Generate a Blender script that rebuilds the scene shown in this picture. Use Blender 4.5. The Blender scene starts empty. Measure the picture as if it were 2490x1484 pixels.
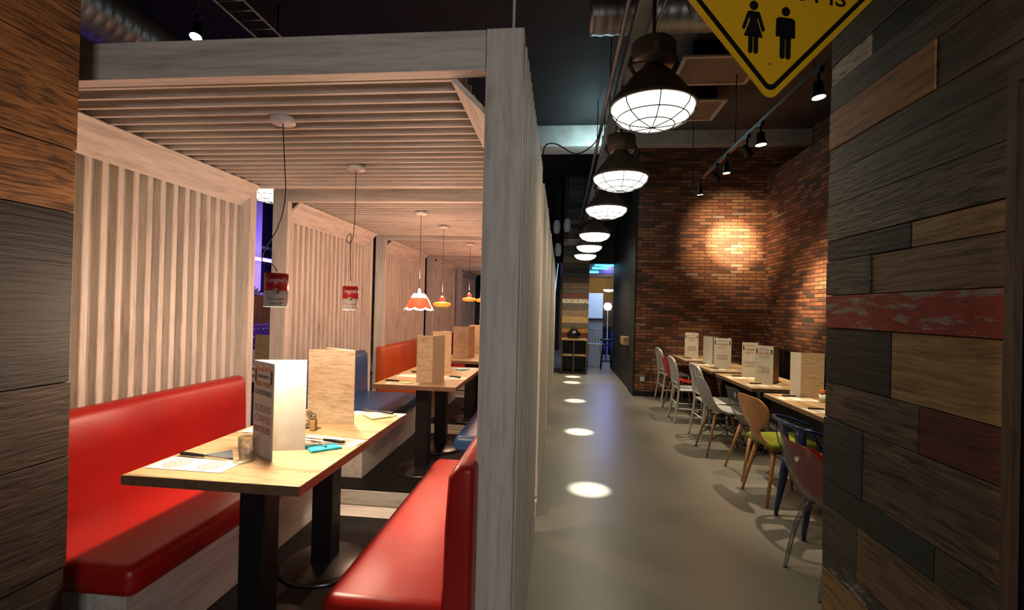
import bpy, math, random
import numpy as np
from mathutils import Vector, Matrix
random.seed(7)
PI = math.pi
SC = bpy.context.scene
COL = SC.collection

# ------------------------------------------------------------------ camera, world, exposure
YAW, PITCH, ROLL, EYE, FPX = .1023, .0058, .0243, 1.5, 1160.
cy, sy = math.cos(YAW), math.sin(YAW)
fwd = Vector((-sy*math.cos(PITCH), cy*math.cos(PITCH), math.sin(PITCH)))
r0 = Vector((cy, sy, 0)); u0 = r0.cross(fwd)
rt = r0*math.cos(ROLL) + u0*math.sin(ROLL); up = -r0*math.sin(ROLL) + u0*math.cos(ROLL)
cam = bpy.data.cameras.new('camera'); cam.sensor_width = 36; cam.lens = FPX/2490*36; cam.clip_start = .05
co = bpy.data.objects.new('camera', cam); COL.objects.link(co)
M = Matrix((rt, up, -fwd)).transposed().to_4x4(); M.translation = Vector((0, 0, EYE)); co.matrix_world = M
SC.camera = co
SC.view_settings.view_transform = 'Standard'; SC.view_settings.look = 'None'
SC.view_settings.exposure = 0; SC.view_settings.gamma = 1; SC.view_settings.use_curve_mapping = False
W = bpy.data.worlds.new('world'); SC.world = W; W.use_nodes = True
W.node_tree.nodes['Background'].inputs[0].default_value = (.5, .55, .7, 1)
W.node_tree.nodes['Background'].inputs[1].default_value = .012
SC.cycles.max_bounces = 6; SC.cycles.transparent_max_bounces = 24; SC.cycles.caustics_reflective = False; SC.cycles.caustics_refractive = False
SC.cycles.sample_clamp_indirect = 3; SC.cycles.use_light_tree = True

def lamp(name, kind, loc, energy, color=(1, .85, .65), target=None, size=.05, angle=60, blend=.5, parent=None, size_y=None):
    l = bpy.data.lights.new(name, kind); l.energy = energy; l.color = color
    if kind == 'SPOT':
        l.spot_size = math.radians(angle); l.spot_blend = blend; l.shadow_soft_size = size
    elif kind == 'AREA':
        l.size = size
        if size_y: l.shape = 'RECTANGLE'; l.size_y = size_y
    else: l.shadow_soft_size = size
    o = bpy.data.objects.new(name, l); COL.objects.link(o)
    loc = Vector(loc)
    if target is not None:
        d = Vector(target) - loc
        o.rotation_euler = d.to_track_quat('-Z', 'Y').to_euler()
    if parent is not None:
        o.parent = parent; loc = loc - ORG[parent.name]
    o.location = loc
    return o

WARM = (1, .78, .5)
# added area light behind the viewer, without a fixture, brightens the near faces
lamp('rear_fill_light', 'AREA', (.55, -1.9, 1.75), 23, (1, .965, .95), (-1.1, 1.9, 1.95), .7)

# ------------------------------------------------------------------ materials
def nt(name):
    m = bpy.data.materials.new(name); m.use_nodes = True
    return m, m.node_tree.nodes, m.node_tree.links, m.node_tree.nodes['Principled BSDF']
def flat(name, col, rough=.5, metal=0, coat=0, trans=0, ior=1.45, alpha=1):
    m, n, l, b = nt(name)
    b.inputs['Base Color'].default_value = (*col, 1); b.inputs['Roughness'].default_value = rough
    b.inputs['Metallic'].default_value = metal; b.inputs['Coat Weight'].default_value = coat
    b.inputs['Transmission Weight'].default_value = trans; b.inputs['IOR'].default_value = ior
    b.inputs['Alpha'].default_value = alpha
    # fine wear in the gloss so that no surface is perfectly even
    t = n.new('ShaderNodeTexNoise'); t.inputs['Scale'].default_value = 9; t.inputs['Detail'].default_value = 4
    tc = n.new('ShaderNodeTexCoord'); l.new(tc.outputs['Object'], t.inputs['Vector'])
    mr = n.new('ShaderNodeMapRange'); mr.inputs['To Min'].default_value = max(0, rough-.06); mr.inputs['To Max'].default_value = min(1, rough+.08)
    l.new(t.outputs['Fac'], mr.inputs['Value']); l.new(mr.outputs[0], b.inputs['Roughness'])
    return m
def emit(name, col, s, base=(.8, .8, .8)):
    m, n, l, b = nt(name)
    b.inputs['Base Color'].default_value = (*base, 1); b.inputs['Emission Color'].default_value = (*col, 1)
    b.inputs['Emission Strength'].default_value = s
    return m
def ramp(n, stops):
    r = n.new('ShaderNodeValToRGB'); e = r.color_ramp.elements
    while len(e) > 1: e.remove(e[-1])
    e[0].position = stops[0][0]; e[0].color = (*stops[0][1], 1)
    for p, c in stops[1:]:
        k = e.new(p); k.color = (*c, 1)
    return r
def wood(name, cols, axis='Y', stretch=14, scale=2.2, rough=.6, bump=.25, coat=0, streak=.5, knots=True, fine=60):
    m, n, l, b = nt(name)
    tc = n.new('ShaderNodeTexCoord'); mp = n.new('ShaderNodeMapping')
    s = [stretch]*3; s['XYZ'.index(axis)] = 1.0
    mp.inputs['Scale'].default_value = s
    l.new(tc.outputs['Object'], mp.inputs['Vector'])
    # slow wander so that the grain is never straight
    wn = n.new('ShaderNodeTexNoise'); wn.inputs['Scale'].default_value = 1.7; l.new(tc.outputs['Object'], wn.inputs['Vector'])
    ad = n.new('ShaderNodeVectorMath'); ad.operation = 'ADD'
    sc = n.new('ShaderNodeVectorMath'); sc.operation = 'SCALE'; sc.inputs['Scale'].default_value = .8
    l.new(wn.outputs['Color'], sc.inputs[0]); l.new(mp.outputs[0], ad.inputs[0]); l.new(sc.outputs[0], ad.inputs[1])
    a = n.new('ShaderNodeTexNoise'); a.inputs['Scale'].default_value = scale; a.inputs['Detail'].default_value = 8; a.inputs['Roughness'].default_value = .65
    l.new(ad.outputs[0], a.inputs['Vector'])
    k = len(cols)-1
    r = ramp(n, [(.3+.4*i/k, c) for i, c in enumerate(cols)])
    l.new(a.outputs['Fac'], r.inputs[0])
    f = n.new('ShaderNodeTexNoise'); f.inputs['Scale'].default_value = scale*3.3; f.inputs['Detail'].default_value = 5
    l.new(ad.outputs[0], f.inputs['Vector'])
    fr = ramp(n, [(.36, (1-streak,)*3), (.52, (1, 1, 1))]); l.new(f.outputs['Fac'], fr.inputs[0])
    mx = n.new('ShaderNodeMix'); mx.data_type = 'RGBA'; mx.blend_type = 'MULTIPLY'; mx.inputs[0].default_value = 1
    l.new(r.outputs[0], mx.inputs[6]); l.new(fr.outputs[0], mx.inputs[7])
    l.new(mx.outputs[2], b.inputs['Base Color'])
    b.inputs['Roughness'].default_value = rough; b.inputs['Coat Weight'].default_value = coat
    bp = n.new('ShaderNodeBump'); bp.inputs['Strength'].default_value = bump; bp.inputs['Distance'].default_value = .004
    l.new(f.outputs['Fac'], bp.inputs['Height']); l.new(bp.outputs[0], b.inputs['Normal'])
    return m
def leather(name, col, dark):
    m, n, l, b = nt(name)
    tc = n.new('ShaderNodeTexCoord')
    a = n.new('ShaderNodeTexNoise'); a.inputs['Scale'].default_value = 2.5; a.inputs['Detail'].default_value = 3
    l.new(tc.outputs['Object'], a.inputs['Vector'])
    r = ramp(n, [(.35, dark), (.65, col)]); l.new(a.outputs['Fac'], r.inputs[0]); l.new(r.outputs[0], b.inputs['Base Color'])
    v = n.new('ShaderNodeTexVoronoi'); v.inputs['Scale'].default_value = 420; l.new(tc.outputs['Object'], v.inputs['Vector'])
    bp = n.new('ShaderNodeBump'); bp.inputs['Strength'].default_value = .12; bp.inputs['Distance'].default_value = .001
    a2 = n.new('ShaderNodeTexNoise'); a2.inputs['Scale'].default_value = 5; l.new(tc.outputs['Object'], a2.inputs['Vector'])
    bp2 = n.new('ShaderNodeBump'); bp2.inputs['Strength'].default_value = .25; bp2.inputs['Distance'].default_value = .02
    l.new(a2.outputs['Fac'], bp2.inputs['Height']); l.new(bp2.outputs[0], bp.inputs['Normal'])
    l.new(v.outputs['Distance'], bp.inputs['Height']); l.new(bp.outputs[0], b.inputs['Normal'])
    b.inputs['Roughness'].default_value = .36; b.inputs['Specular IOR Level'].default_value = .5
    return m
def brick(name, ax):
    m, n, l, b = nt(name)
    tc = n.new('ShaderNodeTexCoord'); sp = n.new('ShaderNodeSeparateXYZ'); l.new(tc.outputs['Object'], sp.inputs[0])
    BW, BH = .215, .056
    def math_(op, a, c=None):
        q = n.new('ShaderNodeMath'); q.operation = op
        for i, v in enumerate((a, c)):
            if v is None: continue
            if isinstance(v, (int, float)): q.inputs[i].default_value = v
            else: l.new(v, q.inputs[i])
        return q.outputs[0]
    h = sp.outputs['XYZ'.index(ax)]
    row = math_('FLOOR', math_('DIVIDE', sp.outputs[2], BH))
    par = math_('MULTIPLY', math_('FLOORED_MODULO', row, 2) if False else math_('MODULO', math_('ADD', row, 200), 2), .5)
    colf = math_('ADD', math_('DIVIDE', h, BW), par)
    colm = math_('FLOOR', colf)
    fx = math_('FRACT', colf); fz = math_('FRACT', math_('DIVIDE', sp.outputs[2], BH))
    # distance to the joint, in metres
    dx = math_('MULTIPLY', math_('MINIMUM', fx, math_('SUBTRACT', 1, fx)), BW)
    dz = math_('MULTIPLY', math_('MINIMUM', fz, math_('SUBTRACT', 1, fz)), BH)
    wob = n.new('ShaderNodeTexNoise'); wob.inputs['Scale'].default_value = 26; l.new(tc.outputs['Object'], wob.inputs['Vector'])
    d = math_('ADD', math_('MINIMUM', dx, dz), math_('MULTIPLY', math_('SUBTRACT', wob.outputs['Fac'], .5), .006))
    mask = n.new('ShaderNodeMapRange'); mask.inputs['From Min'].default_value = .003; mask.inputs['From Max'].default_value = .0075
    l.new(d, mask.inputs['Value'])
    cv = n.new('ShaderNodeCombineXYZ'); l.new(row, cv.inputs[0]); l.new(colm, cv.inputs[1])
    wn = n.new('ShaderNodeTexWhiteNoise'); l.new(cv.outputs[0], wn.inputs['Vector'])
    rp = ramp(n, [(0, (.045, .036, .034)), (.16, (.09, .05, .036)), (.38, (.19, .072, .04)), (.6, (.30, .115, .055)), (.8, (.40, .18, .085)), (.93, (.36, .26, .18)), (1, (.5, .4, .3))])
    big = n.new('ShaderNodeTexNoise'); big.inputs['Scale'].default_value = 1.1; big.inputs['Detail'].default_value = 3; l.new(tc.outputs['Object'], big.inputs['Vector'])
    vv = math_('ADD', math_('MULTIPLY', wn.outputs['Value'], .72), math_('MULTIPLY', math_('SUBTRACT', big.outputs['Fac'], .32), .75))
    l.new(vv, rp.inputs[0])
    sm = n.new('ShaderNodeTexNoise'); sm.inputs['Scale'].default_value = 60; sm.inputs['Detail'].default_value = 4; l.new(tc.outputs['Object'], sm.inputs['Vector'])
    sr = ramp(n, [(.3, (.6, .6, .6)), (.7, (1.2, 1.15, 1.1))]); l.new(sm.outputs['Fac'], sr.inputs[0])
    mu = n.new('ShaderNodeMix'); mu.data_type = 'RGBA'; mu.blend_type = 'MULTIPLY'; mu.inputs[0].default_value = 1
    l.new(rp.outputs[0], mu.inputs[6]); l.new(sr.outputs[0], mu.inputs[7])
    mx = n.new('ShaderNodeMix'); mx.data_type = 'RGBA'
    l.new(mask.outputs[0], mx.inputs[0]); mx.inputs[6].default_value = (.055, .038, .028, 1); l.new(mu.outputs[2], mx.inputs[7])
    l.new(mx.outputs[2], b.inputs['Base Color']); b.inputs['Roughness'].default_value = .75
    hs = math_('ADD', mask.outputs[0], math_('MULTIPLY', sm.outputs['Fac'], .5))
    bp = n.new('ShaderNodeBump'); bp.inputs['Strength'].default_value = .7; bp.inputs['Distance'].default_value = .008
    l.new(hs, bp.inputs['Height']); l.new(bp.outputs[0], b.inputs['Normal'])
    return m
def mottled(name, c1, c2, scale=3, rough=.5, r2=None, bump=0):
    m, n, l, b = nt(name)
    tc = n.new('ShaderNodeTexCoord'); a = n.new('ShaderNodeTexNoise'); a.inputs['Scale'].default_value = scale; a.inputs['Detail'].default_value = 7
    l.new(tc.outputs['Object'], a.inputs['Vector'])
    r = ramp(n, [(.35, c1), (.65, c2)]); l.new(a.outputs['Fac'], r.inputs[0]); l.new(r.outputs[0], b.inputs['Base Color'])
    mr = n.new('ShaderNodeMapRange'); mr.inputs['To Min'].default_value = rough; mr.inputs['To Max'].default_value = r2 or rough
    l.new(a.outputs['Fac'], mr.inputs['Value']); l.new(mr.outputs[0], b.inputs['Roughness'])
    if bump:
        bp = n.new('ShaderNodeBump'); bp.inputs['Strength'].default_value = bump; bp.inputs['Distance'].default_value = .01
        l.new(a.outputs['Fac'], bp.inputs['Height']); l.new(bp.outputs[0], b.inputs['Normal'])
    return m
def peeling(name, paint, bare):
    """flaked paint over grey wood, flakes stretched along the plank"""
    m, n, l, b = nt(name)
    tc = n.new('ShaderNodeTexCoord'); mp = n.new('ShaderNodeMapping'); mp.inputs['Scale'].default_value = (8, 3, 13)
    l.new(tc.outputs['Object'], mp.inputs['Vector'])
    a = n.new('ShaderNodeTexNoise'); a.inputs['Scale'].default_value = 2.6; a.inputs['Detail'].default_value = 9; a.inputs['Roughness'].default_value = .72
    l.new(mp.outputs[0], a.inputs['Vector'])
    r = ramp(n, [(.54, paint), (.56, bare)]); l.new(a.outputs['Fac'], r.inputs[0])
    c = n.new('ShaderNodeTexNoise'); c.inputs['Scale'].default_value = 7; c.inputs['Detail'].default_value = 6; l.new(mp.outputs[0], c.inputs['Vector'])
    cr = ramp(n, [(.3, (.55, .55, .55)), (.65, (1.1, 1.1, 1.1))]); l.new(c.outputs['Fac'], cr.inputs[0])
    mu = n.new('ShaderNodeMix'); mu.data_type = 'RGBA'; mu.blend_type = 'MULTIPLY'; mu.inputs[0].default_value = 1
    l.new(r.outputs[0], mu.inputs[6]); l.new(cr.outputs[0], mu.inputs[7]); l.new(mu.outputs[2], b.inputs['Base Color'])
    b.inputs['Roughness'].default_value = .6
    bp = n.new('ShaderNodeBump'); bp.inputs['Strength'].default_value = .4; bp.inputs['Distance'].default_value = .004
    l.new(a.outputs['Fac'], bp.inputs['Height']); l.new(bp.outputs[0], b.inputs['Normal'])
    return m

WW = dict(cols=[(.50, .45, .39), (.70, .65, .58), (.78, .74, .67)], rough=.55, bump=.12, streak=.16, scale=1.6)
MT = {}
for a in 'XYZ': MT['white'+a] = wood('whitewashed_wood_'+a, axis=a, **WW)
MT['oak'] = wood('oak_laminate', [(.30, .18, .085), (.50, .33, .17), (.60, .43, .25)], 'X', 10, 1.6, .38, .06, streak=.3)
MT['oakY'] = wood('oak_laminate_long', [(.30, .18, .085), (.50, .33, .17), (.60, .43, .25)], 'Y', 10, 1.6, .38, .06, streak=.3)
MT['edge'] = wood('table_edge_band', [(.16, .09, .05), (.24, .14, .08)], 'Y', 10, 1.6, .4, .05, streak=.2)
MT['board'] = wood('menu_board_veneer', [(.42, .29, .16), (.56, .42, .26), (.62, .48, .31)], 'X', 22, 2.2, .5, .05, streak=.28)
MT['paper'] = mottled('menu_paper', (.70, .66, .56), (.80, .76, .66), 18, .6)
MT['red'] = leather('red_leatherette', (.43, .012, .008), (.35, .009, .006))
MT['blue'] = leather('blue_leatherette', (.03, .10, .26), (.022, .075, .20))
MT['orange'] = leather('orange_leatherette', (.55, .10, .018), (.45, .075, .014))
MT['blackfloor'] = mottled('black_vinyl_floor', (.005, .005, .005), (.012, .011, .011), 4, .55, .7)
MT['blackfloor'].node_tree.nodes['Principled BSDF'].inputs['Specular IOR Level'].default_value = .25
MT['floor'] = mottled('grey_resin_floor', (.235, .222, .19), (.285, .27, .235), 1.3, .27, .4)
MT['black'] = flat('black_powdercoat', (.008, .008, .009), .45)
MT['blackgloss'] = flat('black_gloss', (.006, .006, .007), .22)
MT['blackwall'] = flat('satin_black_wall', (.008, .008, .009), .55)
MT['darkceil'] = mottled('black_painted_ceiling', (.008, .008, .009), (.02, .02, .021), 2.2, .7, .9, .3)
MT['brownceil'] = mottled('brown_painted_ceiling', (.085, .068, .055), (.125, .10, .08), 2.5, .7, .9, .3)
MT['concrete'] = mottled('concrete', (.52, .51, .47), (.68, .66, .61), 4, .7, .9, .3)
MT['brickX'] = brick('brick_back', 'X'); MT['brickY'] = brick('brick_side', 'Y')
MT['alu'] = flat('brushed_aluminium', (.72, .72, .73), .34, .55)
MT['chrome'] = flat('chrome', (.75, .75, .75), .12, 1)
MT['bronze'] = flat('lamp_housing_paint', (.20, .18, .15), .36, .3)
MT['steel'] = flat('galvanised_steel', (.32, .32, .31), .4, .9)
MT['wire'] = flat('dark_wire', (.04, .04, .04), .4, .6)
MT['glasslamp'] = emit('lit_lamp_glass', (1, .95, .74), 5)
MT['whiteplastic'] = flat('white_plastic', (.62, .63, .63), .35)
MT['greyshell'] = flat('pale_grey_shell', (.42, .43, .45), .4)
MT['beech'] = wood('beech_wood', [(.34, .17, .07), (.46, .25, .11)], 'Z', 10, 2, .4, .05, streak=.2)
MT['ply'] = wood('orange_plywood', [(.46, .20, .065), (.58, .28, .10)], 'Z', 6, 1.2, .33, .03, streak=.12)
MT['green'] = mottled('lime_fabric', (.20, .23, .012), (.26, .29, .02), 60, .85)
MT['redplastic'] = flat('red_plastic', (.6, .03, .02), .3)
def clear(name, tint, gloss=.12, haze=.0, glow_through=False):
    m, n, l, b = nt(name)
    tr = n.new('ShaderNodeBsdfTransparent'); tr.inputs[0].default_value = (*tint, 1)
    gl = n.new('ShaderNodeBsdfGlossy'); gl.inputs['Roughness'].default_value = .06
    lw = n.new('ShaderNodeLayerWeight'); lw.inputs['Blend'].default_value = .35
    mr = n.new('ShaderNodeMapRange'); mr.inputs['To Min'].default_value = gloss*.4; mr.inputs['To Max'].default_value = min(1, gloss*5)
    l.new(lw.outputs['Fresnel'], mr.inputs['Value'])
    mx = n.new('ShaderNodeMixShader'); l.new(mr.outputs[0], mx.inputs[0]); l.new(tr.outputs[0], mx.inputs[1]); l.new(gl.outputs[0], mx.inputs[2])
    b.inputs['Base Color'].default_value = (*tint, 1); b.inputs['Roughness'].default_value = .15
    m2 = n.new('ShaderNodeMixShader'); m2.inputs[0].default_value = haze; l.new(mx.outputs[0], m2.inputs[1]); 
    if glow_through:
        tl = n.new('ShaderNodeBsdfTranslucent'); tl.inputs[0].default_value = (*tint, 1)
        m3 = n.new('ShaderNodeMixShader'); m3.inputs[0].default_value = .7; l.new(b.outputs[0], m3.inputs[1]); l.new(tl.outputs[0], m3.inputs[2]); l.new(m3.outputs[0], m2.inputs[2])
    else: l.new(b.outputs[0], m2.inputs[2])
    l.new(m2.outputs[0], n['Material Output'].inputs[0])
    return m
MT['redclear'] = clear('clear_red_plastic', (.95, .10, .05), .10, .6, True)
MT['clear'] = clear('clear_plastic', (.92, .94, .95), .12)
MT['smoke'] = clear('smoked_clear_plastic', (.84, .85, .87), .05, .02)
MT['glass'] = clear('drinking_glass', (.98, .99, .985), .12, .0)
MT['bluemetal'] = flat('blue_enamelled_steel', (.012, .03, .13), .25, .3, .4)
MT['teal'] = flat('turquoise_napkin_paper', (.02, .42, .55), .8)
MT['greynap'] = flat('grey_napkin_paper', (.09, .11, .12), .8)
MT['yellownap'] = flat('pale_yellow_napkin_paper', (.62, .66, .28), .8)
MT['ink'] = flat('dark_ink', (.03, .03, .035), .6)
MT['orangeink'] = flat('orange_ink', (.62, .20, .07), .6)
MT['palink'] = flat('faded_red_ink', (.42, .22, .17), .6)
MT['signred'] = flat('dark_red_ink', (.28, .03, .02), .6)
MT['signyellow'] = flat('sign_yellow', (.80, .44, .012), .35)
MT['signblack'] = flat('sign_black', (.006, .006, .006), .4)
MT['canred'] = flat('can_label_red', (.30, .006, .012), .4)
MT['canwhite'] = flat('can_label_white', (.5, .48, .46), .4)
MT['gold'] = flat('can_medallion', (.12, .08, .04), .4, .3)
MT['pepper'] = flat('ground_pepper', (.28, .17, .05), .7)
MT['trimbrown'] = wood('brown_trim', [(.06, .035, .02), (.10, .06, .035)], 'Z', 10, 2, .5, .1)
MT['panel_wood'] = wood('left_wall_panelling', [(.20, .095, .035), (.34, .17, .07)], 'Z', 5, 1.2, .5, .1, streak=.2)
MT['winglass'] = flat('night_window_glass', (.01, .012, .02), .08)
MT['curtain'] = flat('pale_curtain', (.5, .5, .55), .8)
MT['tuft'] = leather('purple_leatherette', (.16, .06, .35), (.12, .04, .28))
MT['acframe'] = flat('cassette_frame', (.70, .58, .43), .5)
MT['acmesh'] = flat('cassette_grille', (.26, .19, .13), .6)

# reclaimed plank palette
RW = dict(rough=.62, bump=.9, stretch=13)
PL = {
 'brown': wood('plank_brown', [(.035, .024, .018), (.085, .06, .045), (.13, .095, .07)], streak=.6, **RW),
 'grey': wood('plank_grey', [(.045, .038, .032), (.10, .087, .072), (.155, .135, .11)], streak=.6, **RW),
 'greybrown': wood('plank_grey_brown', [(.06, .042, .032), (.14, .10, .075), (.22, .165, .125)], streak=.7, **RW),
 'rough': wood('plank_rough_sawn', [(.045, .032, .026), (.13, .10, .08), (.21, .17, .14)], streak=.85, scale=3.2, **RW),
 'black': wood('plank_black', [(.008, .008, .008), (.018, .018, .017)], streak=.3, **RW),
 'teal': wood('plank_dark_slate', [(.022, .032, .032), (.045, .055, .052)], streak=.3, **RW),
 'orange': wood('plank_orange', [(.22, .10, .025), (.42, .20, .055), (.52, .27, .09)], streak=.45, **RW),
 'yellow': wood('plank_yellow', [(.22, .14, .055), (.42, .28, .12), (.50, .35, .17)], streak=.35, **RW),
 'tan': wood('plank_tan', [(.12, .075, .045), (.23, .15, .09), (.30, .20, .125)], streak=.5, **RW),
 'white': peeling('plank_white_paint', (.55, .52, .42), (.10, .08, .06)),
 'red': peeling('plank_red_paint', (.36, .032, .02), (.34, .29, .25)),
 'darkred': wood('plank_dark_red', [(.08, .018, .014), (.15, .03, .024)], streak=.35, **RW),
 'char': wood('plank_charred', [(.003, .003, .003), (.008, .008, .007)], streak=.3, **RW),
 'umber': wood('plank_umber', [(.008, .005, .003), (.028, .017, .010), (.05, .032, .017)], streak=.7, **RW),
 'rust': wood('plank_rusty_brown', [(.09, .042, .015), (.26, .115, .032), (.40, .19, .055)], streak=.75, scale=3.0, **RW),
 'torn': peeling('plank_grey_flaked', (.10, .095, .09), (.45, .44, .42)),
}
PK = list(PL)

# ------------------------------------------------------------------ mesh helpers
ORG = {}
class MB:
    def __init__(s): s.v = []; s.f = []; s.m = []; s.sm = []
    def add(s, vs, fs, mi=0, smooth=False):
        b = len(s.v); s.v += [tuple(map(float, v)) for v in vs]
        for f in fs: s.f.append([b+i for i in f]); s.m.append(mi); s.sm.append(smooth)
        return s
    def box(s, x0, x1, y0, y1, z0, z1, mi=0):
        vs = [(x0, y0, z0), (x1, y0, z0), (x1, y1, z0), (x0, y1, z0), (x0, y0, z1), (x1, y0, z1), (x1, y1, z1), (x0, y1, z1)]
        return s.add(vs, [(0, 3, 2, 1), (4, 5, 6, 7), (0, 1, 5, 4), (1, 2, 6, 5), (2, 3, 7, 6), (3, 0, 4, 7)], mi)
    def obox(s, c, ax, ay, az, mi=0):
        c, ax, ay, az = map(Vector, (c, ax, ay, az)); vs = []
        for k in (-1, 1):
            for i, j in ((-1, -1), (1, -1), (1, 1), (-1, 1)): vs.append(c+ax*i+ay*j+az*k)
        return s.add(vs, [(0, 3, 2, 1), (4, 5, 6, 7), (0, 1, 5, 4), (1, 2, 6, 5), (2, 3, 7, 6), (3, 0, 4, 7)], mi)
    def prism(s, poly, d, mi=0):
        """poly: 3-D points of one face; d: extrusion vector"""
        n = len(poly); d = Vector(d); p = [Vector(q) for q in poly]
        return s.add(p+[q+d for q in p], [tuple(range(n))[::-1], tuple(range(n, 2*n))]+[(i, (i+1) % n, n+(i+1) % n, n+i) for i in range(n)], mi)
    def tube(s, pts, r, seg=8, mi=0, closed=False):
        P = [Vector(p) for p in pts]; n = len(P)
        rr = r if isinstance(r, (list, tuple)) else [r]*n
        nrm = None; vs = []
        for i in range(n):
            a = P[i-1] if (i or closed) else P[0]; b = P[(i+1) % n] if (i < n-1 or closed) else P[-1]
            t = (b-a).normalized()
            if nrm is None: nrm = t.orthogonal().normalized()
            nrm = (nrm-t*nrm.dot(t)); nrm = nrm.normalized() if nrm.length > 1e-6 else t.orthogonal().normalized()
            bi = t.cross(nrm)
            for k in range(seg):
                q = 2*PI*k/seg; vs.append(P[i]+(nrm*math.cos(q)+bi*math.sin(q))*rr[i])
        fs = []
        for i in range(n if closed else n-1):
            j = (i+1) % n
            for k in range(seg): fs.append((i*seg+k, i*seg+(k+1) % seg, j*seg+(k+1) % seg, j*seg+k))
        if not closed: fs += [tuple(range(seg))[::-1], tuple(range((n-1)*seg, n*seg))]
        return s.add(vs, fs, mi, True)
    def lathe(s, prof, c=(0, 0, 0), seg=24, mi=0, smooth=True):
        c = Vector(c); vs = []; n = len(prof)
        for r, z in prof:
            for k in range(seg):
                q = 2*PI*k/seg; vs.append((c.x+r*math.cos(q), c.y+r*math.sin(q), c.z+z))
        fs = [(i*seg+k, i*seg+(k+1) % seg, (i+1)*seg+(k+1) % seg, (i+1)*seg+k) for i in range(n-1) for k in range(seg)]
        if prof[0][0] > 1e-5: fs.append(tuple(range(seg))[::-1])
        if prof[-1][0] > 1e-5: fs.append(tuple(range((n-1)*seg, n*seg)))
        return s.add(vs, fs, mi, smooth)
    def grid(s, G, mi=0, smooth=True):
        h, w = len(G), len(G[0]); vs = [p for r in G for p in r]
        return s.add(vs, [(i*w+j, i*w+j+1, (i+1)*w+j+1, (i+1)*w+j) for i in range(h-1) for j in range(w-1)], mi, smooth)
    def build(s, name, mats, parent=None, bevel=0, seg=2, solid=0, subd=0, smooth=None):
        if not isinstance(mats, (list, tuple)): mats = [mats]
        o0 = Vector((0, 0, 0)) if parent is None else ORG[parent.name]
        me = bpy.data.meshes.new(name)
        me.from_pydata([(x-o0.x, y-o0.y, z-o0.z) for x, y, z in s.v], [], s.f)
        for m in mats: me.materials.append(MT[m] if isinstance(m, str) else m)
        me.polygons.foreach_set('material_index', s.m)
        me.polygons.foreach_set('use_smooth', [bool(smooth) if smooth is not None else q for q in s.sm])
        me.update(); o = bpy.data.objects.new(name, me); COL.objects.link(o)
        if parent is not None: o.parent = parent
        ORG[o.name] = o0
        if solid:
            q = o.modifiers.new('solid', 'SOLIDIFY'); q.thickness = solid; q.offset = 0
        if bevel:
            q = o.modifiers.new('bevel', 'BEVEL'); q.width = bevel; q.segments = seg; q.limit_method = 'ANGLE'; q.angle_limit = math.radians(35)
        if subd:
            q = o.modifiers.new('subd', 'SUBSURF'); q.levels = subd; q.render_levels = subd
        return o
def tag(o, label, cat, group=None, kind=None):
    if label: o['label'] = label
    if cat: o['category'] = cat
    if group: o['group'] = group
    if kind: o['kind'] = kind
    return o
def thing(name, label, cat, loc=(0, 0, 0), group=None):
    o = bpy.data.objects.new(name, None); COL.objects.link(o); o.empty_display_size = .1
    o.location = loc; ORG[o.name] = Vector(loc)
    return tag(o, label, cat, group)
def struct(name, mb, mats, parent=None, **k):
    o = mb.build(name, mats, parent, **k)
    if parent is None: o['kind'] = 'structure'
    return o
def dup(root, loc, rotz, label, group=None):

    r = root.copy(); COL.objects.link(r); r.location = loc; r.rotation_euler = (0, 0, rotz); r['label'] = label
    ORG[r.name] = Vector(loc)
    if group: r['group'] = group
    def rec(src, dst):
        for ch in list(src.children):
            c = ch.copy(); COL.objects.link(c); c.parent = dst; rec(ch, c)
    rec(root, r)
    return r
def cr(pts, n):
    """Catmull-Rom resampling of a list of tuples"""
    P = np.array(pts, float); P = np.vstack([2*P[0]-P[1], P, 2*P[-1]-P[-2]]); out = []
    m = len(P)-3
    for k in range(n):
        t = k/(n-1)*m; i = min(int(t), m-1); t -= i
        a, b, c, d = P[i:i+4]
        out.append(.5*((2*b)+(-a+c)*t+(2*a-5*b+4*c-d)*t*t+(-a+3*b-3*c+d)*t**3))
    return out
def lettering(name, lines, parent, origin, right, upv, normal_off=.0015):
    """lines: (text, x, z, height, material[, squeeze]) on a plane"""
    R_, U_ = Vector(right).normalized(), Vector(upv).normalized(); N_ = R_.cross(U_)
    mb = MB(); mats = []
    for ln in lines:
        text, x, z, h, mat = ln[:5]; width = ln[5] if len(ln) > 5 else None
        cu = bpy.data.curves.new('t', 'FONT'); cu.body = text; cu.size = h*1.38; cu.align_x = 'CENTER'; cu.resolution_u = 2; cu.extrude = .0004
        ob = bpy.data.objects.new('t', cu); COL.objects.link(ob)
        bpy.context.view_layer.update()
        me = bpy.data.meshes.new_from_object(ob.evaluated_get(bpy.context.evaluated_depsgraph_get()))
        bpy.data.objects.remove(ob); bpy.data.curves.remove(cu)
        vs = [v.co.copy() for v in me.vertices]
        if not vs: continue
        w = max(v.x for v in vs)-min(v.x for v in vs); q = (width/w) if width else 1
        if mat not in mats: mats.append(mat)
        mb.add([Vector(origin)+R_*(x+v.x*q)+U_*(z+v.y)+N_*(normal_off+v.z) for v in vs], [tuple(p.vertices) for p in me.polygons], mats.index(mat))
        bpy.data.meshes.remove(me)
    return mb.build(name, mats, parent)

# ------------------------------------------------------------------ setting
struct('floor', MB().box(-8, 8, -3, 30, -.1, 0), 'floor')
struct('ceiling', MB().box(-8, .92, -3, 30, 4.75, 4.85), 'darkceil')
struct('ceiling_right', MB().box(.92, 8, -3, 8.62, 4.63, 4.85), 'brownceil')
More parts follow.
